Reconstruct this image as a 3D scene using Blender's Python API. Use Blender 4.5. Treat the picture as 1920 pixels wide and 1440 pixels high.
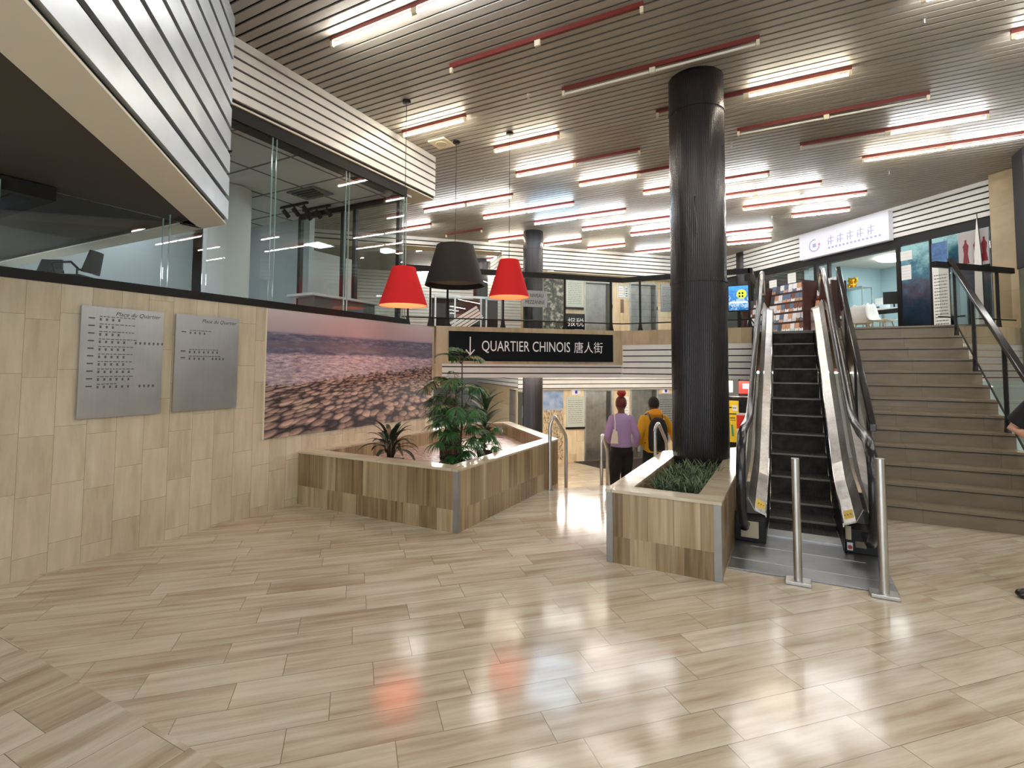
import bpy, bmesh, math, random
from mathutils import Vector, Matrix
random.seed(11)
for o in list(bpy.data.objects): bpy.data.objects.remove(o)
SC = bpy.context.scene
COL = SC.collection

# ---------------------------------------------------------------- camera
F_PX = 970.0; CX = 960.0; CY = 635.0; EYE = 1.5
yaw, pitch, roll = math.radians(28.0), math.atan(53/970.0), math.radians(0.3)
Fw = Vector((-math.sin(yaw)*math.cos(pitch), math.cos(yaw)*math.cos(pitch), math.sin(pitch)))
R0 = Vector((math.cos(yaw), math.sin(yaw), 0)); U0 = R0.cross(Fw)
Rt = R0*math.cos(roll) + U0*math.sin(roll); Up = -R0*math.sin(roll) + U0*math.cos(roll)
cd = bpy.data.cameras.new('camera'); cam = bpy.data.objects.new('camera', cd); COL.objects.link(cam)
m = Matrix((Rt, Up, -Fw)).transposed().to_4x4(); m.translation = Vector((0, 0, EYE)); cam.matrix_world = m
cd.sensor_width = 36.0; cd.lens = F_PX*36.0/1920.0
cd.shift_y = (CY-720.0)/1920.0
cd.clip_start = 0.05; cd.clip_end = 200
SC.camera = cam
# ---------------------------------------------------------------- world, exposure
w = bpy.data.worlds.new('world'); SC.world = w; w.use_nodes = True
w.node_tree.nodes['Background'].inputs[0].default_value = (0.82, 0.91, 1.0, 1)
w.node_tree.nodes['Background'].inputs[1].default_value = 2.6
SC.view_settings.view_transform = 'Standard'; SC.view_settings.look = 'None'
SC.view_settings.gamma = 1; SC.view_settings.use_curve_mapping = False
SC.view_settings.exposure = 0.62
SC.cycles.use_denoising = True
SC.cycles.max_bounces = 8; SC.cycles.diffuse_bounces = 4; SC.cycles.glossy_bounces = 4
SC.cycles.transparent_max_bounces = 16; SC.cycles.transmission_bounces = 6
SC.cycles.caustics_reflective = False; SC.cycles.caustics_refractive = False
SC.cycles.sample_clamp_indirect = 6.0
TUBE = 56.0          # strength of a lit fluorescent tube

# ---------------------------------------------------------------- mesh helper
S2 = math.sqrt(0.5)
def frameD(c):   # wall plane y-x=c : local x along (1,1), local y into the wall (-1,1)
    return Matrix(((S2, -S2, 0, -c/2), (S2, S2, 0, c/2), (0, 0, 1, 0), (0, 0, 0, 1)))
def frameS(c):   # wall plane x+y=c : local x along (1,-1), local y into the wall (1,1)
    return Matrix(((S2, S2, 0, c/2), (-S2, S2, 0, c/2), (0, 0, 1, 0), (0, 0, 0, 1)))
def frameL(x):   # wall plane x=const : local x along +Y, local y into the wall (-X)
    return Matrix(((0, -1, 0, x), (1, 0, 0, 0), (0, 0, 1, 0), (0, 0, 0, 1)))
def frameT(x, y, z=0, rz=0, sc=1): return Matrix.Translation((x, y, z)) @ Matrix.Rotation(rz, 4, 'Z') @ Matrix.Scale(sc, 4)
I4 = Matrix.Identity(4)

class MB:
    def __init__(s, frame=None):
        s.v = []; s.f = []; s.mi = []; s.sm = []; s.M = frame or I4; s.cur = 0
    def add(s, vs, fs, smooth=False):
        n = len(s.v); s.v += [s.M @ Vector(p) for p in vs]
        for f in fs: s.f.append([i+n for i in f]); s.mi.append(s.cur); s.sm.append(smooth)
        return s
    def box(s, x0, x1, y0, y1, z0, z1):
        v = [(x, y, z) for z in (z0, z1) for y in (y0, y1) for x in (x0, x1)]
        return s.add(v, [(0, 2, 3, 1), (4, 5, 7, 6), (0, 1, 5, 4), (2, 6, 7, 3), (0, 4, 6, 2), (1, 3, 7, 5)])
    def cbox(s, c, d, rz=0):
        M = s.M; s.M = M @ frameT(c[0], c[1], c[2], rz)
        s.box(-d[0]/2, d[0]/2, -d[1]/2, d[1]/2, -d[2]/2, d[2]/2); s.M = M; return s
    def prism(s, poly, z0, z1):
        n = len(poly); v = [(p[0], p[1], z0) for p in poly] + [(p[0], p[1], z1) for p in poly]
        return s.add(v, [tuple(range(n-1, -1, -1)), tuple(range(n, 2*n))] + [(i, (i+1) % n, n+(i+1) % n, n+i) for i in range(n)])
    def prismx(s, poly, x0, x1):   # poly in (y,z)
        n = len(poly); v = [(x0, p[0], p[1]) for p in poly] + [(x1, p[0], p[1]) for p in poly]
        return s.add(v, [tuple(range(n-1, -1, -1)), tuple(range(n, 2*n))] + [(i, (i+1) % n, n+(i+1) % n, n+i) for i in range(n)])
    def quad(s, a, b, c, d): return s.add([a, b, c, d], [(0, 1, 2, 3)])
    def rings(s, rings, caps=True, smooth=True, closed=False):
        n = len(rings[0]); vs = [p for r in rings for p in r]; fs = []
        m_ = len(rings) if closed else len(rings)-1
        for k in range(m_):
            k2 = (k+1) % len(rings)
            for i in range(n): fs.append((k*n+i, k*n+(i+1) % n, k2*n+(i+1) % n, k2*n+i))
        s.add(vs, fs, smooth)
        if caps and not closed:
            s.add([*rings[0]], [tuple(range(n-1, -1, -1))]); s.add([*rings[-1]], [tuple(range(n))])
        return s
    def tube(s, pts, r, n=12, caps=True, r2=None, ref=None):   # r number or list; r2 second axis radius
        pts = [Vector(p) for p in pts]; R = r if isinstance(r, (list, tuple)) else [r]*len(pts)
        R2 = R if r2 is None else (r2 if isinstance(r2, (list, tuple)) else [r2]*len(pts))
        rings = []; prev = None
        for i, p in enumerate(pts):
            t = (pts[min(i+1, len(pts)-1)]-pts[max(i-1, 0)])
            t = t.normalized() if t.length > 1e-9 else Vector((0, 0, 1))
            a = Vector(ref) if ref is not None else (prev if prev is not None else (Vector((0, 0, 1)) if abs(t.z) < .9 else Vector((1, 0, 0))))
            a = (a - t*a.dot(t)); a = a.normalized() if a.length > 1e-6 else t.orthogonal().normalized()
            prev = a; b = t.cross(a)
            rings.append([p + a*(R[i]*math.cos(2*math.pi*k/n)) + b*(R2[i]*math.sin(2*math.pi*k/n)) for k in range(n)])
        return s.rings(rings, caps)
    def lathe(s, prof, n=32, c=(0, 0, 0), caps=True):
        return s.rings([[(c[0]+r*math.cos(2*math.pi*k/n), c[1]+r*math.sin(2*math.pi*k/n), c[2]+z) for k in range(n)] for r, z in prof], caps)
    def sphere(s, c, r, n=16, m=10, sc=(1, 1, 1)):
        return s.rings([[(c[0]+sc[0]*r*math.sin(a)*math.cos(2*math.pi*k/n), c[1]+sc[1]*r*math.sin(a)*math.sin(2*math.pi*k/n), c[2]-sc[2]*r*math.cos(a)) for k in range(n)]
                        for a in [max(.02, min(math.pi-.02, math.pi*j/m)) for j in range(m+1)]])
    def build(s, name, mat, parent=None, bev=0, remesh=0, smooth=None, fix=True, sub=0):
        if parent is not None: inv = parent['_m_inv']; inv = Matrix([inv[i*4:i*4+4] for i in range(4)]); org = None
        else:
            xs = [p.x for p in s.v]; ys = [p.y for p in s.v]; zs = [p.z for p in s.v]
            org = Vector(((min(xs)+max(xs))/2, (min(ys)+max(ys))/2, min(zs))); inv = Matrix.Translation(-org)
        me = bpy.data.meshes.new(name)
        me.from_pydata([tuple(inv @ p) for p in s.v], [], s.f)
        me.polygons.foreach_set('material_index', s.mi); me.polygons.foreach_set('use_smooth', s.sm)
        for mt in (mat if isinstance(mat, (list, tuple)) else [mat]): me.materials.append(mt)
        if fix:
            b = bmesh.new(); b.from_mesh(me); bmesh.ops.remove_doubles(b, verts=b.verts, dist=1e-5)
            bmesh.ops.recalc_face_normals(b, faces=b.faces); b.to_mesh(me); b.free()
        if any(s.sm): me.set_sharp_from_angle(angle=math.radians(40))
        me.update()
        o = bpy.data.objects.new(name, me); COL.objects.link(o)
        if parent is not None: o.parent = parent; o['_m_inv'] = list(parent['_m_inv'])
        else: o.location = org; o['_m_inv'] = [x for r_ in inv for x in r_]
        if remesh:
            md = o.modifiers.new('remesh', 'REMESH'); md.mode = 'VOXEL'; md.voxel_size = remesh; md.use_smooth_shade = True
            ms = o.modifiers.new('smooth', 'SMOOTH'); ms.factor = .5; ms.iterations = smooth or 3
        if bev:
            mb_ = o.modifiers.new('bevel', 'BEVEL'); mb_.width = bev; mb_.segments = 2; mb_.limit_method = 'ANGLE'
        if sub:
            ms = o.modifiers.new('sub', 'SUBSURF'); ms.levels = sub; ms.render_levels = sub
        return o
def thing(name, label, cat, loc, rz=0, group=None):
    o = bpy.data.objects.new(name, None); COL.objects.link(o); o.empty_display_size = .1
    M = frameT(loc[0], loc[1], loc[2], rz); o.matrix_world = M
    o['_m_inv'] = [x for r_ in M.inverted() for x in r_]
    return tag(o, label, cat, group)
def tag(o, label=None, cat=None, group=None, kind=None):
    if label: o['label'] = label
    if cat: o['category'] = cat
    if group: o['group'] = group
    if kind: o['kind'] = kind
    return o
def struct(name, mb, mat, **k): return tag(mb.build(name, mat, **k), kind='structure')

# ---------------------------------------------------------------- materials
def mk(name):
    mt = bpy.data.materials.new(name); mt.use_nodes = True; nt = mt.node_tree
    return mt, nt, nt.nodes['Principled BSDF']
def rgb(c): return (c[0], c[1], c[2], 1)
def s2l(*c): return tuple(((x/255)/12.92 if x/255 <= .04045 else ((x/255+.055)/1.055)**2.4) for x in c)
_cache = {}
def plain(name, col, rough=.5, metal=0, emit=0, ecol=None, spec=.5, alpha=1):
    if name in _cache: return _cache[name]
    mt, nt, b = mk(name)
    b.inputs['Base Color'].default_value = rgb(col); b.inputs['Roughness'].default_value = rough
    b.inputs['Metallic'].default_value = metal; b.inputs['Specular IOR Level'].default_value = spec
    if emit: b.inputs['Emission Color'].default_value = rgb(ecol or col); b.inputs['Emission Strength'].default_value = emit
    _cache[name] = mt; return mt
class NT:
    def __init__(s, nt): s.nt = nt
    def n(s, t, **k):
        x = s.nt.nodes.new(t)
        for a, v in k.items(): setattr(x, a, v)
        return x
    def l(s, a, b): s.nt.links.new(a, b)
    def val(s, sock, v):
        if hasattr(v, 'is_output') or isinstance(v, bpy.types.NodeSocket): s.l(v, sock)
        else: sock.default_value = v
    def math(s, op, a, b=0.0, c=None):
        x = s.n('ShaderNodeMath', operation=op); s.val(x.inputs[0], a); s.val(x.inputs[1], b)
        if c is not None: s.val(x.inputs[2], c)
        return x.outputs[0]
    def dot(s, a, v):
        x = s.n('ShaderNodeVectorMath', operation='DOT_PRODUCT'); s.l(a, x.inputs[0]); x.inputs[1].default_value = v; return x.outputs['Value']
    def xyz(s, a, b, c=0.0):
        x = s.n('ShaderNodeCombineXYZ'); s.val(x.inputs[0], a); s.val(x.inputs[1], b); s.val(x.inputs[2], c); return x.outputs[0]
    def pos(s): return s.n('ShaderNodeNewGeometry').outputs['Position']
    def noise(s, vec, scale=5, detail=3, rough=.5, w=None):
        x = s.n('ShaderNodeTexNoise')
        if w is not None: x.noise_dimensions = '4D'; s.val(x.inputs['W'], w)
        s.l(vec, x.inputs['Vector']); x.inputs['Scale'].default_value = scale; x.inputs['Detail'].default_value = detail
        x.inputs['Roughness'].default_value = rough; return x.outputs[0]
    def ramp(s, fac, stops, interp='LINEAR'):
        x = s.n('ShaderNodeValToRGB'); e = x.color_ramp.elements; x.color_ramp.interpolation = interp
        while len(e) < len(stops): e.new(.5)
        for i, (p, c) in enumerate(stops): e[i].position = p; e[i].color = rgb(c) if len(c) == 3 else c
        s.val(x.inputs[0], fac); return x.outputs[0]
    def mix(s, fac, a, b, mode='MIX'):
        x = s.n('ShaderNodeMix', data_type='RGBA', blend_type=mode); s.val(x.inputs[0], fac)
        s.val(x.inputs[6], rgb(a) if isinstance(a, tuple) else a); s.val(x.inputs[7], rgb(b) if isinstance(b, tuple) else b); return x.outputs[2]
    def bump(s, h, strength=.2, dist=.01):
        x = s.n('ShaderNodeBump'); s.val(x.inputs['Height'], h); x.inputs['Strength'].default_value = strength; x.inputs['Distance'].default_value = dist; return x.outputs[0]

def marble(name, ud, vd, bw, rh, stops, rough=.35, mortar=.0035, mcol=(.11, .09, .06), streak=(1.6, 22), off=.37, tilevar=.35, flip=False, bumps=.25, uoff=0.0, voff=0.0, roughvar=0.0, spec=.5, jitter=True, warm=None):
    """stone tiles: long side along ud, rows stacked along vd, streaks along ud"""
    mt, nt, b = mk(name); g = NT(nt); P = g.pos()
    u = g.math('ADD', g.dot(P, ud), uoff); v = g.math('ADD', g.dot(P, vd), voff)
    if jitter:      # joints of neighbouring rows never line up
        row = g.math('FLOOR', g.math('DIVIDE', v, rh))
        wn = g.n('ShaderNodeTexWhiteNoise', noise_dimensions='1D'); g.l(row, wn.inputs['W'])
        ut = g.math('ADD', u, g.math('MULTIPLY', wn.outputs['Value'], bw))
        off = 0.0
    else: ut = u; off = 0.0
    br = g.n('ShaderNodeTexBrick', offset=off, squash=1.0); g.l(g.xyz(ut, v), br.inputs['Vector'])
    br.inputs['Color1'].default_value = (0, 0, 0, 1); br.inputs['Color2'].default_value = (1, 1, 1, 1); br.inputs['Mortar'].default_value = (.5, .5, .5, 1)
    br.inputs['Scale'].default_value = 1; br.inputs['Mortar Size'].default_value = mortar; br.inputs['Brick Width'].default_value = bw; br.inputs['Row Height'].default_value = rh
    br.inputs['Mortar Smooth'].default_value = .2
    rnd = br.outputs['Color']
    sv = g.xyz(g.math('MULTIPLY', u, streak[0]), g.math('MULTIPLY', v, streak[1]))
    ns = g.noise(sv, 1.0, 4, .6, w=g.math('MULTIPLY', rnd, 37.0))
    blot = g.noise(P, 2.2, 2, .5)
    f = g.math('ADD', g.math('MULTIPLY', g.math('SUBTRACT', ns, .5), 1.25), g.math('ADD', .5, g.math('MULTIPLY', g.math('SUBTRACT', rnd, .5), tilevar)))
    f = g.math('ADD', f, g.math('MULTIPLY', g.math('SUBTRACT', blot, .5), .35))
    col = g.ramp(f, stops)
    if warm is not None:
        wn2 = g.n('ShaderNodeTexWhiteNoise', noise_dimensions='1D'); g.l(g.math('MULTIPLY', rnd, 91.7), wn2.inputs['W'])
        col = g.mix(g.math('MULTIPLY', wn2.outputs['Value'], warm[1]), col, warm[0], 'MULTIPLY')
    col = g.mix(g.math('MULTIPLY', br.outputs['Fac'], .8), col, mcol)
    g.l(col, b.inputs['Base Color'])
    fine = g.noise(P, 90, 2, .5)
    g.l(g.math('ADD', rough, g.math('MULTIPLY', g.math('SUBTRACT', g.noise(P, 3.5, 4, .6), .5), roughvar)), b.inputs['Roughness'])
    h = g.math('ADD', g.math('MULTIPLY', br.outputs['Fac'], -1.0), g.math('MULTIPLY', fine, .06))
    g.l(g.bump(h, bumps, .003), b.inputs['Normal'])
    b.inputs['Specular IOR Level'].default_value = spec
    return mt
W3 = lambda *s: [(p, s2l(*c)) for p, c in s]
XD = (S2, S2, 0); YD = (-S2, S2, 0); ZV = (0, 0, 1)
FLOORC = W3((.12, (150, 128, 104)), (.38, (186, 170, 148)), (.6, (206, 195, 176)), (.9, (226, 218, 202)))
M_floor = marble('polished_marble_floor', XD, YD, .62, .2, FLOORC, rough=.13, mortar=.0018, mcol=(.16, .12, .09), streak=(1.3, 17), roughvar=.1, bumps=.03, tilevar=.16, spec=.55, warm=((.95, .9, .82), .5))
M_floor2 = marble('polished_marble_border', (0, 1, 0), (1, 0, 0), .6, .3, FLOORC, rough=.17, mortar=.0018, mcol=(.16, .12, .09), streak=(1.3, 12), roughvar=.12, bumps=.03, spec=.55)
WALLC = W3((.0, (164, 148, 124)), (.4, (196, 182, 156)), (.65, (208, 195, 170)), (1, (220, 210, 188)))
M_wall = marble('honed_marble_wall', ZV, (0, 1, 0), .42, .2, WALLC, rough=.42, mortar=.0016, mcol=(.22, .17, .11), streak=(2.0, 15), tilevar=.28, roughvar=.1, bumps=.12)
PLC = W3((.12, (100, 78, 52)), (.38, (138, 115, 84)), (.6, (162, 141, 106)), (.9, (188, 170, 138)))
M_planter = marble('striped_marble_planter', ZV, (1, 0, 0), 3.0, .19, PLC, rough=.3, mortar=.0022, streak=(.7, 22), tilevar=.42, roughvar=.1, bumps=.15, jitter=False, uoff=1.45)
M_plantery = marble('striped_marble_planter_side', ZV, (0, 1, 0), 3.0, .19, PLC, rough=.3, mortar=.0022, streak=(.7, 22), tilevar=.42, roughvar=.1, bumps=.15, jitter=False, uoff=1.45)
M_planterb = marble('striped_marble_base', ZV, (1, .93, 0), 3.0, .2, PLC, rough=.3, mortar=.0022, streak=(1.2, 26), tilevar=.5, roughvar=.1, bumps=.15, jitter=False, uoff=1.45)
M_planterd = marble('striped_marble_planter_diagonal', ZV, YD, 3.0, .19, PLC, rough=.3, mortar=.0022, streak=(.7, 22), tilevar=.42, roughvar=.1, bumps=.15, jitter=False, uoff=1.45)
M_rim = marble('marble_coping', (1, .1, 0), (-.1, 1, 0), .9, .6, W3((.1, (170, 152, 124)), (.5, (196, 182, 158)), (.9, (212, 202, 182))), rough=.14, mortar=.002, streak=(2.5, 9), roughvar=.1, bumps=.04)
M_fascia = marble('pale_stone_fascia', ZV, XD, 3.2, .3, W3((.1, (160, 138, 106)), (.5, (184, 164, 132)), (.9, (200, 184, 154))), rough=.5, mortar=.001, streak=(2, 12), bumps=.1, jitter=False, uoff=.2)
M_liftw = marble('warm_marble_lift_wall', ZV, XD, 1.1, .42, W3((.1, (196, 168, 126)), (.5, (220, 198, 160)), (.9, (234, 218, 188))), rough=.4, mortar=.0015, streak=(2.2, 10), bumps=.1)
M_stair = marble('worn_stone_stair', (1, 0, 0), (0, .35, 1), .8, 5.0, W3((.0, (112, 99, 80)), (.5, (128, 115, 95)), (1, (144, 130, 110))), rough=.42, mortar=.0022, streak=(3, 9), bumps=.15, voff=1.2, tilevar=.25)
M_sandwall = marble('sand_marble_wall', ZV, (.6, 1, 0), 1.4, .7, W3((.1, (158, 138, 106)), (.5, (182, 162, 130)), (.9, (196, 178, 148))), rough=.4, mortar=.001, streak=(2, 7))

def brushed(name, col, rough=.35, metal=1.0, ax=(1, 0, 0), sc=140, var=.12, dirt=0.0):
    mt, nt, b = mk(name); g = NT(nt); P = g.pos()
    d = Vector(ax); vv = g.n('ShaderNodeVectorMath', operation='MULTIPLY'); g.l(P, vv.inputs[0])
    vv.inputs[1].default_value = tuple((sc*.02 if abs(a) > .5 else sc) for a in d)
    n1 = g.noise(vv.outputs[0], 1, 3, .6); n2 = g.noise(P, 4.5, 4, .6)
    f = g.math('ADD', g.math('MULTIPLY', n1, .35), g.math('MULTIPLY', n2, .65))
    dark = tuple(c*(1-var*2.2-dirt) for c in col); lite = tuple(min(1, c*(1+var)) for c in col)
    g.l(g.ramp(f, [(.3, dark), (.7, lite)]), b.inputs['Base Color'])
    b.inputs['Metallic'].default_value = metal
    g.l(g.math('ADD', rough-.1, g.math('MULTIPLY', f, .25)), b.inputs['Roughness'])
    g.l(g.bump(n1, .05, .001), b.inputs['Normal'])
    return mt
M_slat = brushed('satin_beige_ceiling_slat', s2l(164, 158, 148), rough=.45, metal=.12, ax=(1, 0, 0), sc=20, var=.04)
M_white = brushed('satin_white_slat', s2l(224, 221, 215), rough=.38, metal=.12, ax=(1, 0, 0), sc=10, var=.03)
M_silver = brushed('satin_silver_panel', s2l(206, 214, 224), rough=.32, metal=.5, ax=(0, 1, 0), sc=3, var=.05)
M_black = plain('black_backing', (.006, .006, .006), .7)
M_void = plain('dark_recess', (.012, .011, .01), .8)
M_steel = brushed('brushed_steel', (.62, .61, .59), rough=.3, ax=(0, 0, 1), sc=160)
M_steelh = brushed('brushed_steel_horizontal', (.55, .56, .56), rough=.38, ax=(1, 0, 0), sc=120)
M_trimsteel = brushed('dull_corner_steel', (.34, .335, .32), rough=.45, ax=(0, 0, 1), sc=160, metal=.7)
M_deck = brushed('worn_steel_decking', (.50, .485, .46), rough=.3, ax=(0, 1, 0), sc=60, var=.16, dirt=.08)
M_sign = brushed('brushed_sign_steel', (.6, .61, .63), rough=.34, ax=(0, 0, 1), sc=120, var=.05)
M_lift = brushed('stainless_lift_door', (.42, .41, .38), rough=.3, ax=(0, 0, 1), sc=60, var=.14)
M_chrome = plain('polished_steel', (.75, .75, .76), .12, 1)
M_rail = plain('black_satin_rail', (.010, .0095, .009), .4, spec=.25)
M_rubber = plain('black_rubber', (.012, .012, .013), .22)
M_red = plain('red_painted_housing', s2l(106, 34, 28), .55)
M_cream = plain('cream_plastic', s2l(226, 216, 188), .45)
M_soffit = plain('cream_painted_soffit', s2l(222, 214, 196), .7)
M_dark = plain('dark_brown_soffit', s2l(66, 58, 48), .75)
M_offwhite = plain('matte_white_paint', s2l(222, 222, 218), .75)
M_grey = plain('matte_grey_paint', s2l(184, 191, 191), .8)
M_paleblue = plain('pale_blue_wall_paint', s2l(178, 205, 212), .8)

def glass(name, tint=(.95, .98, .98), refl=1.0):
    mt = bpy.data.materials.new(name); mt.use_nodes = True; nt = mt.node_tree; nt.nodes.clear(); g = NT(nt)
    out = g.n('ShaderNodeOutputMaterial'); tr = g.n('ShaderNodeBsdfTransparent'); gl = g.n('ShaderNodeBsdfGlossy'); ge = g.n('ShaderNodeNewGeometry')
    tr.inputs[0].default_value = rgb(tint); gl.inputs['Roughness'].default_value = .0; gl.inputs[0].default_value = (1, 1, 1, 1)
    d = g.n('ShaderNodeVectorMath', operation='DOT_PRODUCT'); g.l(ge.outputs['Normal'], d.inputs[0]); g.l(ge.outputs['Incoming'], d.inputs[1])
    c = g.math('SUBTRACT', 1.0, g.math('ABSOLUTE', d.outputs['Value']))
    f = g.math('ADD', .04, g.math('MULTIPLY', g.math('POWER', c, 5.0), .96))
    mx = g.n('ShaderNodeMixShader'); g.l(g.math('MULTIPLY', f, refl), mx.inputs[0]); g.l(tr.outputs[0], mx.inputs[1]); g.l(gl.outputs[0], mx.inputs[2])
    g.l(mx.outputs[0], out.inputs[0]); return mt
M_glass = glass('clear_window_glass'); M_glassd = glass('smoked_guard_glass', (.86, .86, .84))
M_edge = plain('green_glass_edge', s2l(150, 176, 172), .15)

def column_mat():
    mt, nt, b = mk('ribbed_bronze_black_metal'); g = NT(nt)
    tc = g.n('ShaderNodeTexCoord').outputs['Object']; sp = g.n('ShaderNodeSeparateXYZ'); g.l(tc, sp.inputs[0])
    ang = g.math('ARCTAN2', sp.outputs[1], sp.outputs[0])
    wv = g.math('SINE', g.math('MULTIPLY', ang, 96.0))
    b.inputs['Base Color'].default_value = rgb(s2l(44, 40, 41)); b.inputs['Metallic'].default_value = .45; b.inputs['Roughness'].default_value = .27
    g.l(g.bump(wv, .55, .003), b.inputs['Normal']); return mt
M_column = column_mat()

# ================================================================ SETTING
H_MEZ = 2.13; H_CEIL = 4.725; LOW = -1.08; LCEIL = 1.5
def uD(X, c): return (2*X+c)/math.sqrt(2)
def uS(X, c): return (2*X-c)/math.sqrt(2)
def slats(name, frame, u0, u1, z0, z1, pitch, gap, mat, v0=-.03, v1=0.0, back=.02, parent=None, first=0.0):
    """horizontal metal strips with dark gaps between, on a black backing"""
    mb = MB(frame); z = z1-first
    if first > 0: mb.box(u0, u1, v0, v1, z+gap, z1)
    while z > z0+.012:
        mb.box(u0, u1, v0, v1, max(z0, z-pitch+gap), z); z -= pitch
    mb.cur = 1
    s_ = 1 if v1 >= v0 and abs(v0) > abs(v1) else -1
    if s_ > 0: mb.box(u0+.003, u1-.003, v1+.001, v1+back, z0+.004, z1-.004)
    else: mb.box(u0+.003, u1-.003, v0-back, v0-.001, z0+.004, z1-.004)
    return struct(name, mb, [mat, M_black])

# floors
mb = MB()
mb.cur = 1; mb.prism([(-4.75, -4.5), (6.5, -4.5), (6.5, 1.28), (-4.75, 1.28)], -1.2, 0)
mb.cur = 0; mb.prism([(-4.75, 1.28), (6.5, 1.28), (6.5, 6.6), (2.2, 6.6), (.78, 6.6), (-.44, 6.6), (-.44, 8.11), (-2.57, 5.98), (-2.66, 6.07), (-2.66, 6.3), (-4.2, 7.84), (-4.75, 7.3)], -1.2, 0)
struct('floor', mb, [M_floor, M_floor2])
struct('floor', MB().prism([(-12, 5.5), (6.5, 5.5), (6.5, 20), (-12, 20)], -1.3, LOW), M_floor)
# mezzanine slab
mez = MB(); mez.prism([(-4.75, 6.5), (-2.5, 8.75), (-.47, 8.75), (-.47, 9.95), (.70, 9.95), (.70, 9.42), (2.05, 9.42), (3.3, 10.67), (6.4, 13.77), (6.4, 20), (-15, 20), (-15, 6.5)], LCEIL, H_MEZ)
struct('floor', mez, [M_sandwall])
struct('floor', MB().box(-10, -4.95, -4.4, 6.5, 1.9, H_MEZ-.002), plain('grey_carpet', s2l(176, 174, 170), .95))
# walls
struct('wall_left', MB().box(-4.95, -4.75, -4.5, 6.4, 0, 2.10), M_wall)
struct('trim_1', MB(frameL(-4.75)).box(-4.4, 5.76, -.012, .2, 2.102, 2.172), M_rail)
struct('wall_back', MB().box(-4.75, 6.5, -4.7, -4.5, 2.72, 4.9).box(-4.75, 6.5, -4.7, -4.5, 0, .1).box(2.6, 6.5, -4.7, -4.5, .1, 2.72).box(-4.75, -4.6, -4.7, -4.5, .1, 2.72), M_offwhite)
fr = MB()
for k in range(6): fr.box(-4.6+1.44*k-.03, -4.6+1.44*k+.03, -4.66, -4.56, .1, 2.72)
struct('window_12', fr, M_rail)
struct('wall_left', MB().box(-15.2, -15, 5, 20, LOW, 4.9).box(-12.2, -12, 5.4, 20, LOW-.2, 1.5).box(-9.2, -4.75, -4.6, -4.4, 0, 4.9), M_grey)
struct('wall_back', MB().box(-15.2, 6.7, 20, 20.2, LOW-.2, 4.9).box(-15.2, -9, 5.2, 5.4, 1.5, 4.9), M_grey)
struct('wall_right', MB().box(6.5, 6.7, -4.5, 20, LOW, 4.9), M_grey)
# ceiling of metal slats
mb = MB(); y = -4.45
while y < 20:
    mb.box(-15, 6.5, y, y+.083, H_CEIL, H_CEIL+.014); y += .1075
mb.cur = 1; mb.box(-15, 6.5, -4.5, 20, H_CEIL+.06, H_CEIL+.1)
struct('ceiling', mb, [M_slat, M_black])

# soffit over the glazed room
slats('trim_2', frameL(-4.75), 2.9, 6.34, 4.08, 4.725, .1075, .024, M_white, v0=-.03, v1=0, back=.03)
mb = MB(frameL(-4.75)); mb.box(2.95, 6.335, .0, .42, 4.06, 4.079); mb.box(6.30, 6.335, .03, .42, 4.08, 4.72)
struct('trim_3', mb, M_soffit)
struct('trim_4', MB(frameL(-4.75)).box(1.0, 5.74, .02, .22, 3.93, 4.058), M_void)
# bulkhead box hanging at the upper left: wide slats outside, cream edge and dark recess below
c0 = -1.63
slats('trim_5', frameS(c0), uS(-4.5, c0), 5.3, 2.80, 4.725, .216, .046, M_silver, v0=0, v1=.03, back=.06)
struct('trim_6', MB().prism([(-4.49, 2.88), (-4.69, 2.68), (-4.86, 2.68), (-4.86, 2.88)], 2.785, 2.80).prism([(-9.4, 2.68), (-4.69, 2.68), (-4.86, 2.88), (-9.4, 2.88)], 2.785, 2.80)
       .prism([(-4.49, 2.88), (-4.69, 2.68), (2.3, -4.3), (2.68, -4.3)], 2.785, 2.80), M_soffit)
struct('trim_7', MB().prism([(-9.4, 2.70), (-4.72, 2.70), (2.28, -4.3), (-9.4, -4.3)], 2.83, 2.86).prism([(-9.4, 2.86), (-4.5, 2.86), (2.6, -4.25), (-9.4, -4.3)], 2.87, 4.7), M_dark)

# glazed room behind the left wall
def pane(name, frame, u0, u1, z0, z1, v0=.04, v1=.05, gm=None, edge=True, label=None):
    g_ = MB(frame); g_.box(u0, u1, v0, v1, z0, z1)
    o = struct(name, g_, gm or M_glass)
    if edge:
        e = MB(frame); e.box(u1-.006, u1-.001, v0-.002, v1+.002, z0, z1); e.build('glass_edge', M_edge, o)
    return o
jn = [-.65, .4, 1.45, 2.515, 3.565, 4.612, 5.71]
for i in range(len(jn)-1):
    top = 2.782 if jn[i+1] < 2.9 else 3.93
    if jn[i] < 2.86 < jn[i+1]:
        g_ = MB(frameL(-4.75)); g_.box(jn[i]+.004, 2.86, .04, .05, 2.172, 2.782); g_.box(2.9, jn[i+1]-.004, .04, .05, 2.172, 3.93)
        o = struct('window_%d' % (i+1), g_, M_glass)
        MB(frameL(-4.75)).box(jn[i+1]-.008, jn[i+1]-.001, .038, .052, 2.172, 3.93).build('glass_edge', M_edge, o)
    else: pane('window_%d' % (i+1), frameL(-4.75), jn[i]+.004, jn[i+1]-.004, 2.172, top)
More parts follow.
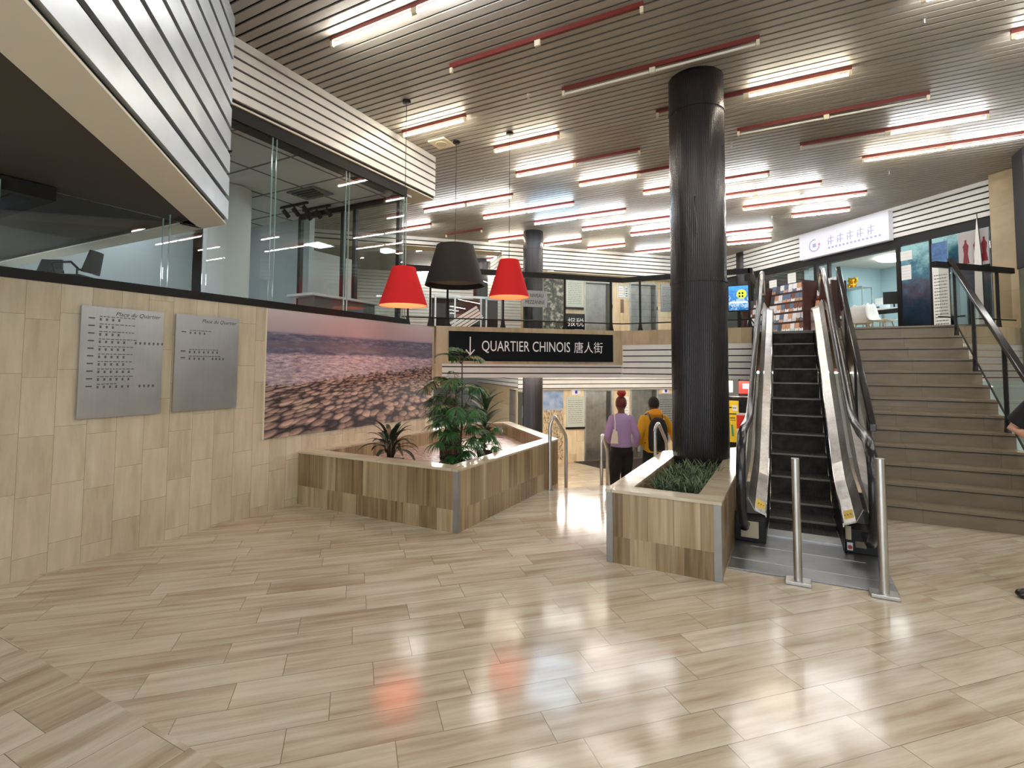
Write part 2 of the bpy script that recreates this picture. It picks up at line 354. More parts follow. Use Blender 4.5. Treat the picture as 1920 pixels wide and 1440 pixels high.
# second, inner skin of glass joints seen as paired lines
e = MB(frameL(-4.75))
for j in jn[3:]: e.box(j+.045, j+.05, .038, .052, 2.172, 3.93)
struct('trim_8', e, M_edge)
struct('wall_left', MB().box(-9.2, -9.0, -4.3, 9.0, H_MEZ, 4.0), M_grey)
struct('wall_left', MB().box(-9.0, -6.95, 5.9, 6.0, H_MEZ, 4.0), M_grey)
mb = MB(); mb.box(-9.0, -4.82, -4.3, 5.9, 3.97, 4.0)
mb.cur = 1
for k in range(14): mb.box(-8.99, -4.83, -4.2+.75*k, -4.18+.75*k, 3.962, 3.97)
for k in range(6): mb.box(-8.9+.75*k, -8.88+.75*k, -4.3, 5.9, 3.962, 3.97)
struct('ceiling', mb, [plain('ceiling_tile', s2l(205, 205, 200), .9), plain('ceiling_grid_bar', s2l(120, 120, 118), .8)])  # pale tiles with darker grey T-bars
# glazed return of that room with dark frames
fr = MB(); 
for xx in (-4.9, -5.75, -6.0, -6.95): fr.box(xx-.03, xx+.03, 5.70, 5.76, H_MEZ, 3.95)
fr.box(-6.95, -4.85, 5.70, 5.76, 3.88, 3.96)
struct('window_8', fr, M_rail)
struct('window_9', MB().box(-6.95, -6.0, 5.73, 5.74, H_MEZ, 3.88).box(-5.75, -4.9, 5.73, 5.74, H_MEZ, 3.88), M_glass)

# balcony fascias
c1 = 11.2
uA, uB = uD(-4.755, c1), uD(-2.49, c1)
struct('trim_9', MB(frameD(c1)).box(uA, uB, -.03, .05, 1.545, 2.125).box(uA-.05, uA+.10, -.028, .05, 1.18, 1.545), M_fascia)
slats('trim_10', frameD(c1), uA+.10, uB, 1.33, 1.545, .0995, .018, M_white, v0=-.022, v1=0, back=.03, first=.055)
mb = MB(); mb.box(-2.52, -.47, 8.67, 8.75, 1.885, 2.125); struct('trim_11', mb, M_fascia)
slats('trim_12', Matrix.Translation((0, 8.70, 0)), -2.50, -.47, 1.33, 1.885, .1, .018, M_white, v0=-.022, v1=0, back=.03)
c2 = 7.4
struct('trim_13', MB(frameD(c2)).box(uD(2.02, c2), uD(6.2, c2), -.03, .05, 1.87, 2.125), M_fascia)
slats('trim_14', frameD(c2), uD(2.02, c2), uD(6.2, c2), 1.33, 1.87, .1, .018, M_white, v0=-.022, v1=0, back=.03)

# deep soffits under the slatted ceiling
c3 = 18.2
u3, u4 = uD(-6.5, c3), uD(-1.83, c3)
slats('trim_15', frameD(c3), u3, u4+.05, 4.08, 4.725, .1075, .027, M_white, v0=-.03, v1=0)
slats('trim_16', frameD(c3), uD(-10.5, c3), u3, 4.51, 4.725, .1075, .027, M_white, v0=-.03, v1=0)
struct('trim_17', MB(frameD(c3)).box(uD(-10.5, c3), u3, 0, .5, 4.49, 4.508).box(u3+.01, u4, .0, .55, 4.06, 4.078), M_soffit)
slats('trim_18', frameS(-6.5+(-6.5+c3)), uS(-6.5, -13+c3)-1.2, uS(-6.5, -13+c3), 4.08, 4.51, .1075, .017, M_white, v0=-.03, v1=0)
c4 = 14.55
slats('trim_19', frameS(c4), uS(-1.83, c4), uS(4.6, c4), 4.08, 4.725, .1075, .027, M_white, v0=-.03, v1=0)
struct('trim_20', MB(frameS(c4)).box(uS(-1.2, c4), uS(3.1, c4), -.02, .12, 3.90, 4.078), M_rail)

# lift lobby wall, both storeys
cE = 18.6; fE = frameD(cE)
uE = lambda X: uD(X, cE)
d1, d2, d3, d4 = uE(-4.94), uE(-4.385), uE(-3.93), uE(-3.35)
def liftwall(z0, z1, zt):
    mb = MB(fE)
    for a, b in ((uE(-6.1), d1-.05), (d2+.05, d3-.05), (d4+.05, uE(-1.9))): mb.box(a, b, 0, .3, z0, z1)
    for a, b in ((d1-.05, d2+.05), (d3-.05, d4+.05)): mb.box(a, b, 0, .3, zt+.05, z1)
    return struct('wall_back', mb, M_liftw)
liftwall(H_MEZ, 4.1, 3.87); liftwall(LOW, LCEIL, .84)
slats('trim_21', frameD(18.2), uD(-6.2, 18.2), uD(-1.9, 18.2), .92, LCEIL, .115, .02, M_white, v0=-.03, v1=0)
struct('trim_22', MB(frameD(18.2)).box(uD(-6.2, 18.2), uD(-1.9, 18.2), 0, .4, .9, .918), M_soffit)
# diagonal wall left of the lifts
cG = 6.4; fG = frameS(cG); uG0 = uS(-6.08, cG)
struct('wall_left', MB(fG).box(uG0-5.5, uG0, 0, .2, LOW, LCEIL).box(uG0-.75, uG0, -.02, .2, H_MEZ, 4.49), M_liftw)
slats('trim_23', frameS(cG-.2), uG0-5.5, uG0+.02, .92, LCEIL, .115, .02, M_white, v0=-.03, v1=0)
# closing walls far away
cF = 25.0
slats('trim_24', frameD(cF), uD(-15, cF), uD(-6, cF), 2.4, 4.7, .1075, .02, M_white, v0=-.03, v1=0)
struct('wall_back', MB(frameD(cF)).box(uD(-15, cF), uD(-6, cF), .0, .2, H_MEZ, 4.75), M_sandwall)
struct('wall_back', MB(frameS(19.5)).box(uS(-2, 19.5), uS(6.4, 19.5), 0, .2, LOW, 4.75), M_paleblue)
struct('wall_back', MB().box(-12, 6.5, 18, 18.2, LOW, LCEIL), M_grey)
# stair-side marble walls and pier at the far right
struct('wall_right', MB().box(2.78, 2.95, 4.9, 8.9, LOW, 1.33), M_sandwall)
struct('trim_25', MB().box(2.765, 2.78, 4.9, 8.9, .72, .80), M_rail)

# descending stairs to the lower hall
st = thing('lower_staircase', 'short marble stair going down between the two stone planters to the lifts', 'stairs', (-2.2, 6.9, LOW), math.radians(45))
fL_ = frameD(8.55); ul, ur = uD(-2.56, 8.55), uD(-.5, 8.55)
for k in range(6):
    s_ = MB(fL_).box(ul, ur, .29*k-.0, .29*(k+1), LOW+.001, -.154*(k+1)).build('step', M_rim, st)
struct('wall_right', MB(fL_).box(ur, ur+.2, 0, 2.6, LOW, 0), M_sandwall)

# ================================================================ CEILING LIGHTS
def tubemat(i, k=1.0):
    cols = [(1, .97, .9), (.93, .97, 1), (1, .9, .72), (.55, .78, 1), (.96, 1, .96)]
    return plain('lit_tube_%d_%d' % (i, k*10), cols[i], .5, emit=TUBE*k, ecol=cols[i])
M_off = plain('unlit_fluorescent_tube', s2l(228, 224, 214), .25)
LN = 1.03
def ceiling_light(x0, y, spec, label, cols=None, zc=H_CEIL, group='fluorescent strip lights on the slatted ceiling'):
    n = len(spec)
    t = thing('ceiling_light', label, 'ceiling light', (x0+LN*n/2, y, zc-.08), 0, group)
    h = MB(); h.box(x0, x0+LN*n, y-.017, y+.017, zc-.042, zc); h.build('housing', M_red, t)
    for i, ch in enumerate(spec):
        a, b = x0+LN*i+.035, x0+LN*(i+1)-.035
        if ch in 'LD':
            mt = M_off if ch == 'D' else tubemat((cols or [0]*n)[i], 1.3 if zc < 2 else 1.0)
            MB().tube([(a, y, zc-.082), (b, y, zc-.082)], .0135, 10).build('tube', mt, t)
    for i in range(n+1):
        xx = x0+LN*i
        MB().box(xx-(.03 if i else 0), xx+(.03 if i < n else 0), y-.013, y+.013, zc-.10, zc-.042).build('lamp_holder', M_cream, t)
    return t
rows = [  # row Y, [(x0, spec, tube tints)]
 (3.50, [(-3.89, 'LL', [0, 1])]),
 (4.42, [(-3.115, 'NN', None)]),
 (5.40, [(-4.587, 'L', [2]), (-2.23, 'DD', None), (1.08, 'LL', [0, 0])]),
 (6.42, [(-3.727, 'L', [2]), (-1.385, 'NL', [0, 2]), (1.944, 'LL', [0, 0])]),
 (7.44, [(-3.90, 'LN', [0, 0]), (-.53, 'DD', None), (2.9, 'LL', [0, 0])]),
 (8.34, [(-6.49, 'LL', [1, 0]), (-3.13, 'LN', [0, 0]), (.227, 'DL', [0, 1]), (3.6, 'L', [0])]),
 (9.28, [(-8.03, 'L', [0]), (-5.64, 'LL', [0, 3]), (-2.25, 'LL', [0, 1]), (1.07, 'LL', [2, 1]), (3.9, 'LL', [0, 0])]),
 (10.17, [(-7.24, 'N', None), (-4.87, 'LL', [3, 1]), (-1.47, 'LL', [0, 1])]),
 (11.11, [(-8.9, 'L', [0]), (-6.6, 'L', [2]), (-4.10, 'LL', [0, 1]), (-.72, 'LL', [2, 1])]),
 (12.10, [(-8.6, 'LL', [1, 2]), (-5.5, 'L', [0]), (-3.24, 'L', [1]), (.14, 'L', [1])]),
 (13.05, [(-7.8, 'L', [1]), (-4.66, 'L', [2]), (-1.25, 'L', [1])]),
 (14.10, [(-7.2, 'L', [1]), (-3.66, 'L', [1]), (-1.30, 'L', [4])]),
 (15.4, [(-10.5, 'LL', [1, 2]), (-8, 'LL', [1, 2])]),
 (13.7, [(-11.2, 'LL', [0, 1])]),
]
ordn = ['first', 'second', 'third', 'fourth', 'fifth', 'sixth', 'seventh', 'eighth', 'ninth', 'tenth', 'eleventh', 'twelfth', 'thirteenth', 'fourteenth']
kind = {'L': 'lit single-tube', 'LL': 'lit two-tube', 'N': 'bare tubeless red', 'NN': 'bare tubeless double red', 'DD': 'switched-off two-tube', 'LN': 'half-lit half-empty', 'NL': 'half-lit half-empty', 'DL': 'half-lit two-tube'}
for r_, (y, ls) in enumerate(rows):
    for i, (x0, sp, cl) in enumerate(ls):
        pl = ['only light'] if len(ls) == 1 else [['leftmost one', 'rightmost one'], ['leftmost one', 'middle one', 'rightmost one'], ['leftmost one', 'second from left', 'third from left', 'rightmost one'], ['leftmost one', 'second from left', 'third from left', 'fourth from left', 'rightmost one']][len(ls)-2]
        ceiling_light(x0, y, sp, '%s strip light, %s in the %s ceiling row from the viewer' % (kind[sp], pl[i], ordn[r_]), cl)
for y, x0 in ((2.5, .3), (1.5, -1.6), (1.5, 2.2), (.5, .3), (-.6, 2.4), (-1.6, .9), (-2.7, 2.9), (2.5, 3.4), (3.5, 2.6), (.5, 3.4), (-.6, -.6), (-1.6, 4.2), (-2.7, -.8), (-3.6, 1.2), (1.5, 4.6)):  # ceiling rows assumed to go on unseen; more added to brighten the foreground
    ceiling_light(x0, y, 'LL', 'unseen two-tube ceiling strip light behind and above the viewer, added to light the foreground', [0, 1], group='unseen strip lights added above the viewpoint')
for i, (x0, y, n) in enumerate(((-4.6, 9.6, 'LL'), (-2.1, 10.9, 'LL'), (-6.2, 8.8, 'LL'), (-3.9, 11.8, 'LL'), (-1.0, 12.4, 'LL'), (-6.9, 10.6, 'LL'), (.8, 11.2, 'LL'), (3.2, 12.0, 'LL'), (-3.2, 10.0, 'LL'), (-5.4, 10.4, 'LL'), (-2.9, 13.2, 'LL'), (-8.4, 10.6, 'LL'), (-7.6, 7.8, 'LL'))):
    ceiling_light(x0, y, n, 'lit strip light on the lower hall ceiling, %s one counted from the palm plants' % ordn[i], [0, 0], zc=LCEIL, group='lower hall strip lights')

# ceiling bits
for i, (x, y) in enumerate(((-2.63, 5.33), (1.18, 5.82), (-.64, 7.86), (1.53, 10.17), (-4.52, 7.45), (-.22, 12.1))):
    t = thing('sprinkler', 'small fire sprinkler on the slatted ceiling, ' + ['left of the fat black column', 'at the upper right edge', 'just right of the black column top', 'near the right-hand soffit', 'behind the hanging black lamp', 'far back near the white soffit'][i], 'sprinkler', (x, y, 4.65), 0, 'ceiling sprinklers')
    MB().lathe([(.022, 0), (.022, -.006), (.007, -.01), (.007, -.045), (.003, -.05)], 12, (x, y, H_CEIL)).build('pipe', M_steelh, t)
    MB().lathe([(.018, -.062), (.018, -.058), (.003, -.05)], 12, (x, y, H_CEIL)).build('deflector', M_steelh, t)
t = thing('ceiling_speaker', 'square cream ceiling speaker beside the black pendant canopy', 'speaker', (-4.33, 5.95, 4.7))
MB().box(-4.47, -4.19, 5.81, 6.09, 4.70, H_CEIL).build('plate', M_cream, t, bev=.004)
MB().lathe([(.085, 0), (.08, -.006), (.02, -.003), (.001, -.003)], 24, (-4.33, 5.95, 4.70)).build('grille', plain('cream_grille', s2l(206, 196, 166), .6), t)

# ================================================================ COLUMNS
def column(x, y, r, z0, z1, seams, label, zf=0):
    t = thing('column', label, 'column', (x, y, z0))
    pr = [(r+.012, z0), (r+.012, z0+.05), (r, z0+.055)]
    pr += [(r, z1)]
    mb = MB(); mb.lathe([(a, b) for a, b in pr], 96, (x, y, 0)); mb.build('shaft', M_column, t)
    for sz in seams: MB().lathe([(r-.01, sz-.02), (r+.008, sz-.015), (r+.008, sz+.015), (r-.01, sz+.02)], 96, (x, y, 0), caps=False).build('seam_band', M_column, t)
    return t
col1 = column(-.845, 5.95, .292, .40, H_CEIL, (2.43, 4.33), 'fat ribbed black metal column rising from the stone planter with grass')
MB().tube([(-.82, 5.62, 3.30), (-.82, 5.60, 3.26), (-.81, 5.615, 3.02), (-.81, 5.62, 2.9)], .008, 8).build('cable', M_rubber, col1)
column(-5.30, 11.02, .235, LOW, H_CEIL, (4.3, 1.48), 'distant grey metal column beside the photo mural near the lifts')
column(-.98, 15.75, .235, LOW, H_CEIL, (4.3, 1.48), 'distant grey metal column behind the screen and the escalator top')
column(-8.1, 13.2, .22, H_MEZ, H_CEIL, (4.3,), 'dark column far back on the upper level, seen behind the hanging lamps')

# ================================================================ STONE PLANTERS
ZP = .57
def inset(poly, d):
    n = len(poly); out = []
    for i in range(n):
        a, b, c = Vector(poly[i-1]), Vector(poly[i]), Vector(poly[(i+1) % n])
        n1 = Vector((-(b-a).y, (b-a).x)).normalized(); n2 = Vector((-(c-b).y, (c-b).x)).normalized()
        k = (n1+n2); k = k/(k.dot(n1)); out.append(tuple(b+k*d))
    return out
def planter(name_loc, poly, z1, zin, label, rimw, fmat, sidef):
    t = thing('planter', label, 'planter', name_loc)
    inn = inset(poly, rimw); n = len(poly); zt = z1-.022
    for k, (za, zb) in enumerate(((0, .2), (.2, zt))):
        mb = MB(); mats = [M_planterb] if k == 0 else [M_planter, M_plantery, M_planterd]
        for i in range(n):
            a, b = poly[i], poly[(i+1) % n]; dx, dy = b[0]-a[0], b[1]-a[1]
            mb.cur = 0 if k == 0 or abs(dy) < .05 else (1 if abs(dx) < .05 else 2)
            mb.quad((a[0], a[1], za), (b[0], b[1], za), (b[0], b[1], zb), (a[0], a[1], zb))
            if k == 1:
                c, d = inn[(i+1) % n], inn[i]
                mb.quad((d[0], d[1], zin-.05), (c[0], c[1], zin-.05), (c[0], c[1], zt), (d[0], d[1], zt))
        mb.build(('base_course', 'tile_cladding')[k], mats, t, fix=False)
    o = inset(poly, -.008); mb = MB()
    for i in range(n):
        j = (i+1) % n
        q = [o[i], o[j], inn[j], inn[i]]
        mb.prism(q, zt, z1)
    mb.build('coping', M_rim, t, fix=False)
    for (x, y) in sidef:
        MB().cbox((x, y, zt/2), (.05, .05, zt-.004)).build('corner_trim', M_trimsteel, t)
    return t, inn
PL = [(-4.745, 3.96), (-2.655, 3.96), (-2.655, 6.28), (-4.2, 7.83), (-4.745, 7.29)]
t, innL = planter((-3.7, 5.6, 0), PL, ZP, .4, 'large marble planter with the palm plants, built against the left wall', .17, None, [(-2.677, 3.982)])
def gravel_mat():
    mt, nt, b = mk('pink_white_gravel_bed'); g = NT(nt); P = g.pos()
    v = g.n('ShaderNodeTexVoronoi'); g.l(P, v.inputs['Vector']); v.inputs['Scale'].default_value = 26
    n1 = g.noise(P, 9, 4, .7)
    g.l(g.ramp(g.math('ADD', g.math('MULTIPLY', n1, .7), g.math('MULTIPLY', g.dot(v.outputs['Color'], (.3, .3, .3)), .4)), W3((.3, (120, 92, 84)), (.5, (176, 152, 146)), (.72, (220, 206, 206)))), b.inputs['Base Color'])
    b.inputs['Roughness'].default_value = .28; g.l(g.bump(v.outputs['Distance'], .6, .01), b.inputs['Normal']); return mt
gr = MB().prism(inset(PL, .171), .33, .385).build('gravel', gravel_mat(), None)
tag(gr, 'glossy pinkish gravel bed filling the large planter under the palms', 'gravel', kind='stuff')
PR = [(-1.265, 3.965), (-.415, 3.965), (-.415, 7.0), (-.5, 6.86), (-1.265, 6.02)]
PR = [(-1.265, 3.965), (-.435, 3.965), (-.435, 6.88), (-1.265, 6.05)]
t, innR = planter((-.84, 5.2, 0), PR, .555, .42, 'narrow marble planter with grass and the fat black column, beside the escalator', .17, None, [(-1.243, 3.987), (-.457, 3.987)])
gr = MB().prism(inset(PR, .171), .33, .40).build('soil', plain('dark_potting_soil', s2l(58, 48, 42), .95), None)
tag(gr, 'dark soil filling the narrow planter round the black column', 'soil', kind='stuff')

# ================================================================ PLANTS
def leaf_mat(name, a, b_, rough=.4):
    mt, nt, b = mk(name); g = NT(nt); P = g.pos()
    g.l(g.ramp(g.noise(P, 14, 3, .6), [(.3, s2l(*a)), (.7, s2l(*b_))]), b.inputs['Base Color']); b.inputs['Roughness'].default_value = rough
    return mt
M_leaf1 = leaf_mat('dark_broad_leaf', (22, 34, 24), (58, 74, 50)); M_leaf2 = leaf_mat('palm_leaf', (20, 58, 24), (56, 118, 50)); M_leaf3 = leaf_mat('grass_leaf', (44, 62, 38), (104, 124, 84), .6)
M_leaf4 = leaf_mat('mottled_leaf', (24, 46, 24), (84, 104, 66))
M_stem = leaf_mat('plant_stem', (44, 40, 24), (84, 72, 44), .7); M_pot = leaf_mat('coir_brown_pot', (58, 34, 20), (92, 58, 36), .8)
def blade(mb, base, az, L, W, rise, droop, segs=7, fold=.15, tw=0):
    """one curved leaf blade: starts steep, arcs over"""
    d = Vector((math.cos(az), math.sin(az), 0)); sd = Vector((-d.y, d.x, 0)); p = Vector(base); a = rise; pts = []
    for i in range(segs+1):
        f = i/segs; wdt = W*max(.03, math.sin(math.pi*min(1, f*.93+.07))**.75)
        up = Vector((-d.x*math.sin(a), -d.y*math.sin(a), math.cos(a)))
        s_ = (sd*math.cos(tw)+up*math.sin(tw))
        pts.append((p+s_*wdt/2+up*fold*wdt, p.copy(), p-s_*wdt/2+up*fold*wdt))
        p = p+(d*math.cos(a)+Vector((0, 0, 1))*math.sin(a))*(L/segs); a -= droop/segs
    vs = [q for r in pts for q in r]; fs = []
    for i in range(segs):
        for k in (0, 1): fs.append((i*3+k, i*3+k+1, i*3+k+4, i*3+k+3))
    mb.add(vs, fs, True); return p
def frond(mb, stems, base, az, L, rise, droop, nl=13, ll=.16, segs=10, fan=False):
    d = Vector((math.cos(az), math.sin(az), 0)); sd = Vector((-d.y, d.x, 0)); p = Vector(base); a = rise; pts = [p.copy()]; st_ = []
    for i in range(segs):
        p = p+(d*math.cos(a)+Vector((0, 0, 1))*math.sin(a))*(L/segs); a -= droop/segs; pts.append(p.copy()); st_.append(a)
    stems.tube(pts, [.005*(1-.7*i/segs) for i in range(segs+1)], 5)
    for i in range(nl):
        f = .3+.7*(i+.5)/nl if not fan else .82+.18*i/nl
        q = f*segs; k = min(segs-1, int(q)); pp = pts[k].lerp(pts[k+1], q-k)
        for s_ in (1, -1):
            ang = (math.radians(62-38*f) if not fan else math.radians(95-80*(i+.5)/nl))
            dr = d*math.cos(ang)+sd*s_*math.sin(ang)
            l_ = ll*(math.sin(math.pi*(.15+.8*f))**.6 if not fan else .9)*random.uniform(.85, 1.1)
            azl = math.atan2(dr.y, dr.x)
            blade(mb, pp, azl, l_, .012 if not fan else .0115, st_[k]*.7+random.uniform(-.1, .3), .9, 4, .1, tw=s_*.4)
def pot(t, x, y, z, r0, r1, h, mat, sq=False):
    if sq:
        MB().add([(x+a*r0, y+b*r0, z) for a, b in ((-1, -1), (1, -1), (1, 1), (-1, 1))]+[(x+a*r1, y+b*r1, z+h) for a, b in ((-1, -1), (1, -1), (1, 1), (-1, 1))],
                 [(3, 2, 1, 0), (4, 5, 6, 7), (0, 1, 5, 4), (1, 2, 6, 5), (2, 3, 7, 6), (3, 0, 4, 7)]).build('pot', mat, t, bev=.004)
    else: MB().lathe([(r0, 0), (r1, h-.02), (r1+.008, h-.02), (r1+.008, h), (r1-.006, h), (r1-.012, h-.02), (.001, h-.02)], 24, (x, y, z)).build('pot', mat, t)
ZG = .385
# broad-leaf plant in the black tray, near the wall
x, y = -4.02, 4.62; t = thing('potted_plant', 'arching broad-leaf plant in a low black square tray, nearest the seascape mural', 'plant', (x, y, ZG))
pot(t, x, y, ZG, .085, .115, .065, M_rubber, sq=True)
lv = MB(); sm = MB(); random.seed(5)
for i in range(30):
    az = i*2.399+random.uniform(-.2, .2); r_ = random.uniform(.0, .025); k = i/30
    b0 = (x+r_*math.cos(az), y+r_*math.sin(az), ZG+.04)
    top = (b0[0]+.05*math.cos(az), b0[1]+.05*math.sin(az), ZG+.14+.18*k)
    sm.tube([b0, top], .005, 5)
    blade(lv, top, az, random.uniform(.24, .36), random.uniform(.05, .07), .45+.9*k, 1.1+.7*(1-k), 8, .12)
blade(lv, (x, y, ZG+.28), .3, .2, .10, 1.35, .5, 8, .1)
lv.build('foliage', M_leaf1, t); sm.build('stem', M_stem, t)
# tall palm in a round brown pot at the rim corner
def palm(x, y, z, label, H, nf, pr, tiers, lean=(0, 0), mat=None, fan=True, trunks=3, seed=1):
    random.seed(seed); t = thing('potted_palm', label, 'plant', (x, y, z)); pot(t, x, y, z, pr*.78, pr, .115, M_pot)
    sm = MB(); lv = MB()
    for j in range(trunks):
        a = 2*math.pi*j/trunks+.5; bx, by = x+.025*math.cos(a), y+.025*math.sin(a); h = H*(1-.28*j)
        sm.tube([(bx, by, z+.08), (bx+.02*math.cos(a)+lean[0]*.5, by+.02*math.sin(a)+lean[1]*.5, z+h*.5), (bx+.02*math.cos(a)+lean[0], by+lean[1], z+h)], [.011, .009, .006], 8)
        for (fz, n, L, ll) in tiers:
            for q in range(n):
                az = q*2*math.pi/n+random.uniform(-.4, .4)+j
                frond(lv, sm, (bx+lean[0]*fz, by+lean[1]*fz, z+h*fz), az, L*random.uniform(.8, 1.1), random.uniform(.5, 1.1)+(.2 if fz > .9 else 0), random.uniform(1.0, 1.7), 14, ll, 8, fan and fz < .9)
    sm.build('trunk', M_stem, t); lv.build('foliage', mat or M_leaf2, t); return t
palm(-3.13, 4.66, ZG, 'tallest palm with slim trunks in a small round brown pot at the planter corner', 1.16, 5, .08, [(.18, 5, .15, .13), (.56, 5, .30, .18), (.76, 4, .30, .18), (.99, 5, .34, .15)], seed=3)
x, y = -3.62, 5.22; t = thing('potted_palm', 'bushy palm in the tall square brown pot, behind the tallest palm', 'plant', (x, y, ZG)); pot(t, x, y, ZG, .085, .095, .30, M_pot, sq=True)
lv = MB(); sm = MB(); random.seed(9)
for j in range(5):
    a = j*1.3; hx, hy = x+.05*math.cos(a), y+.05*math.sin(a); h = .3+.34+.08*j
    sm.tube([(hx, hy, ZG+.28), (hx, hy, ZG+h)], .009, 7)
    for q in range(5):
        frond(lv, sm, (hx, hy, ZG+h-.05*q), q*1.3+j+math.pi*.8*0, .31*random.uniform(.8, 1.1), random.uniform(.2, 1.0), random.uniform(1.2, 1.9), 14, .18, 8, True)
sm.build('trunk', M_stem, t); lv.build('foliage', leaf_mat('deep_palm_leaf', (16, 46, 22), (48, 92, 46)), t)
x, y = -3.06, 5.10; t = thing('potted_plant', 'tall plant with broad upright leaves in the round brown pot nearest the stair rail', 'plant', (x, y, ZG)); pot(t, x, y, ZG, .065, .085, .16, M_pot)
lv = MB(); sm = MB(); random.seed(4); l2 = MB()
sm.tube([(x, y, ZG+.12), (x+.01, y, ZG+.45), (x, y+.02, ZG+.72)], [.012, .01, .007], 8)
for i in range(26):
    az = i*2.399; k = i/26; zz = ZG+.25+.48*k
    blade(lv, (x+.005, y, zz), az, random.uniform(.26, .36), random.uniform(.055, .075), .65+.55*k, .9, 8, .12)
for q in range(9): frond(l2, sm, (x, y, ZG+.22+.03*q), q*2.4, .16, random.uniform(.2, .8), 1.2, 14, .14, 8, True)
lv.build('foliage', M_leaf4, t); l2.build('fan_leaves', M_leaf2, t); sm.build('trunk', M_stem, t)
# grass troughs in the narrow planter
random.seed(7)
for i, (x, y, rz, w_, lab) in enumerate(((-.79, 4.45, .16, .44, 'dark trough of spiky green grass at the near end of the narrow planter'), (-.80, 4.86, .1, .44, 'trough of spiky green grass in the middle of the narrow planter'), (-.80, 5.24, .05, .46, 'trough of spiky green grass right against the black column'))):
    t = thing('grass_trough', lab, 'plant', (x, y, .40), rz)
    fr_ = frameT(x, y, .40, rz)
    MB(fr_).box(-w_/2, w_/2, -.13, .13, 0, .095).build('trough', plain('dark_slate_plastic', s2l(62, 68, 72), .6), t, bev=.006)
    lv = MB(fr_)
    for q in range(300):
        bx, by = random.uniform(-w_/2+.02, w_/2-.02), random.uniform(-.12, .12)
        blade(lv, (bx, by, .06), random.uniform(0, 6.28), random.uniform(.10, .22), .010, random.uniform(.9, 1.5), random.uniform(.5, 1.9), 4, .15)
    lv.build('grass_blades', M_leaf3, t)

# ================================================================ PENDANT LAMPS
def fabric(name, c, emit=0, ec=None, trans=0):
    mt, nt, b = mk(name); g = NT(nt); P = g.pos()
    n1 = g.noise(P, 260, 2, .5); g.l(g.ramp(n1, [(.3, tuple(x*.88 for x in c)), (.7, tuple(min(1, x*1.1) for x in c))]), b.inputs['Base Color']); b.inputs['Roughness'].default_value = .85
    if trans:
        out = nt.nodes['Material Output']; tl = g.n('ShaderNodeBsdfTranslucent'); tl.inputs[0].default_value = rgb(c)
        mx = g.n('ShaderNodeMixShader'); mx.inputs[0].default_value = trans; g.l(b.outputs[0], mx.inputs[1]); g.l(tl.outputs[0], mx.inputs[2]); g.l(mx.outputs[0], out.inputs[0])
    return mt
M_redsh = fabric('red_fabric_shade', s2l(242, 54, 58), trans=.45); M_blksh = fabric('charcoal_fabric_shade', s2l(38, 34, 32))
def pendant(x, y, zt, zb, rt, rb, red, label):
    t = thing('pendant_lamp', label, 'pendant lamp', (x, y, zb))
    mb = MB(); mb.lathe([(rt, zt), (rb, zb)], 64, (x, y, 0), caps=False); MB().lathe([(rt-.006, zt-.002), (rb-.006, zb+.002)], 64, (x, y, 0), caps=False).build('inner_liner', plain('orange_glow_paint', s2l(255, 150, 110), .7) if red else M_blksh, t, fix=False)  # liner added; its pale orange paints the bulb's glow inside red shades
    mb.lathe([(rt, zt), (rt-.006, zt)], 64, (x, y, 0), caps=False); mb.lathe([(rb, zb), (rb-.006, zb+.002)], 64, (x, y, 0), caps=False)
    mb.build('lamp_shade', M_redsh if red else M_blksh, t)
    MB().lathe([(.05, H_CEIL), (.05, H_CEIL-.03), (.012, H_CEIL-.035)], 24, (x, y, 0)).build('ceiling_canopy', M_rail, t)
    MB().tube([(x, y, H_CEIL-.03), (x, y, zt-.06)], .0035, 8).build('cord', M_rail, t)
    sp = MB()
    for k in range(3): a = 2.1*k+.4; sp.tube([(x, y, zt-.02), (x+(rt-.003)*math.cos(a), y+(rt-.003)*math.sin(a), zt-.02)], .0025, 6)
    sp.build('shade_carrier', M_steelh, t)
    MB().lathe([(.02, 0), (.02, -.07), (.015, -.09)], 16, (x, y, zt-.03)).build('lamp_socket', M_rail, t)
    MB().sphere((x, y, zt-.18), .042, 16, 10).build('bulb', plain('warm_bulb' if red else 'unlit_bulb', (1, .82, .6) if red else (.5, .48, .45), .3, emit=150 if red else 0, ecol=(1, .8, .55)), t)
    if not red: MB().lathe([(rb-.03, zb+.07), (rb-.03, zb+.075)], 48, (x, y, 0)).build('diffuser', plain('grey_diffuser', s2l(120, 108, 100), .7), t)
    return t
pendant(-4.02, 4.80, 2.68, 2.22, .135, .285, True, 'red cone pendant lamp on the left, hanging before the glazed room')
pendant(-4.12, 6.02, 3.21, 2.64, .26, .42, False, 'big charcoal drum pendant lamp hanging between the two red ones')
pendant(-3.31, 6.13, 2.95, 2.44, .13, .275, True, 'red cone pendant lamp on the right, beside the grey column')

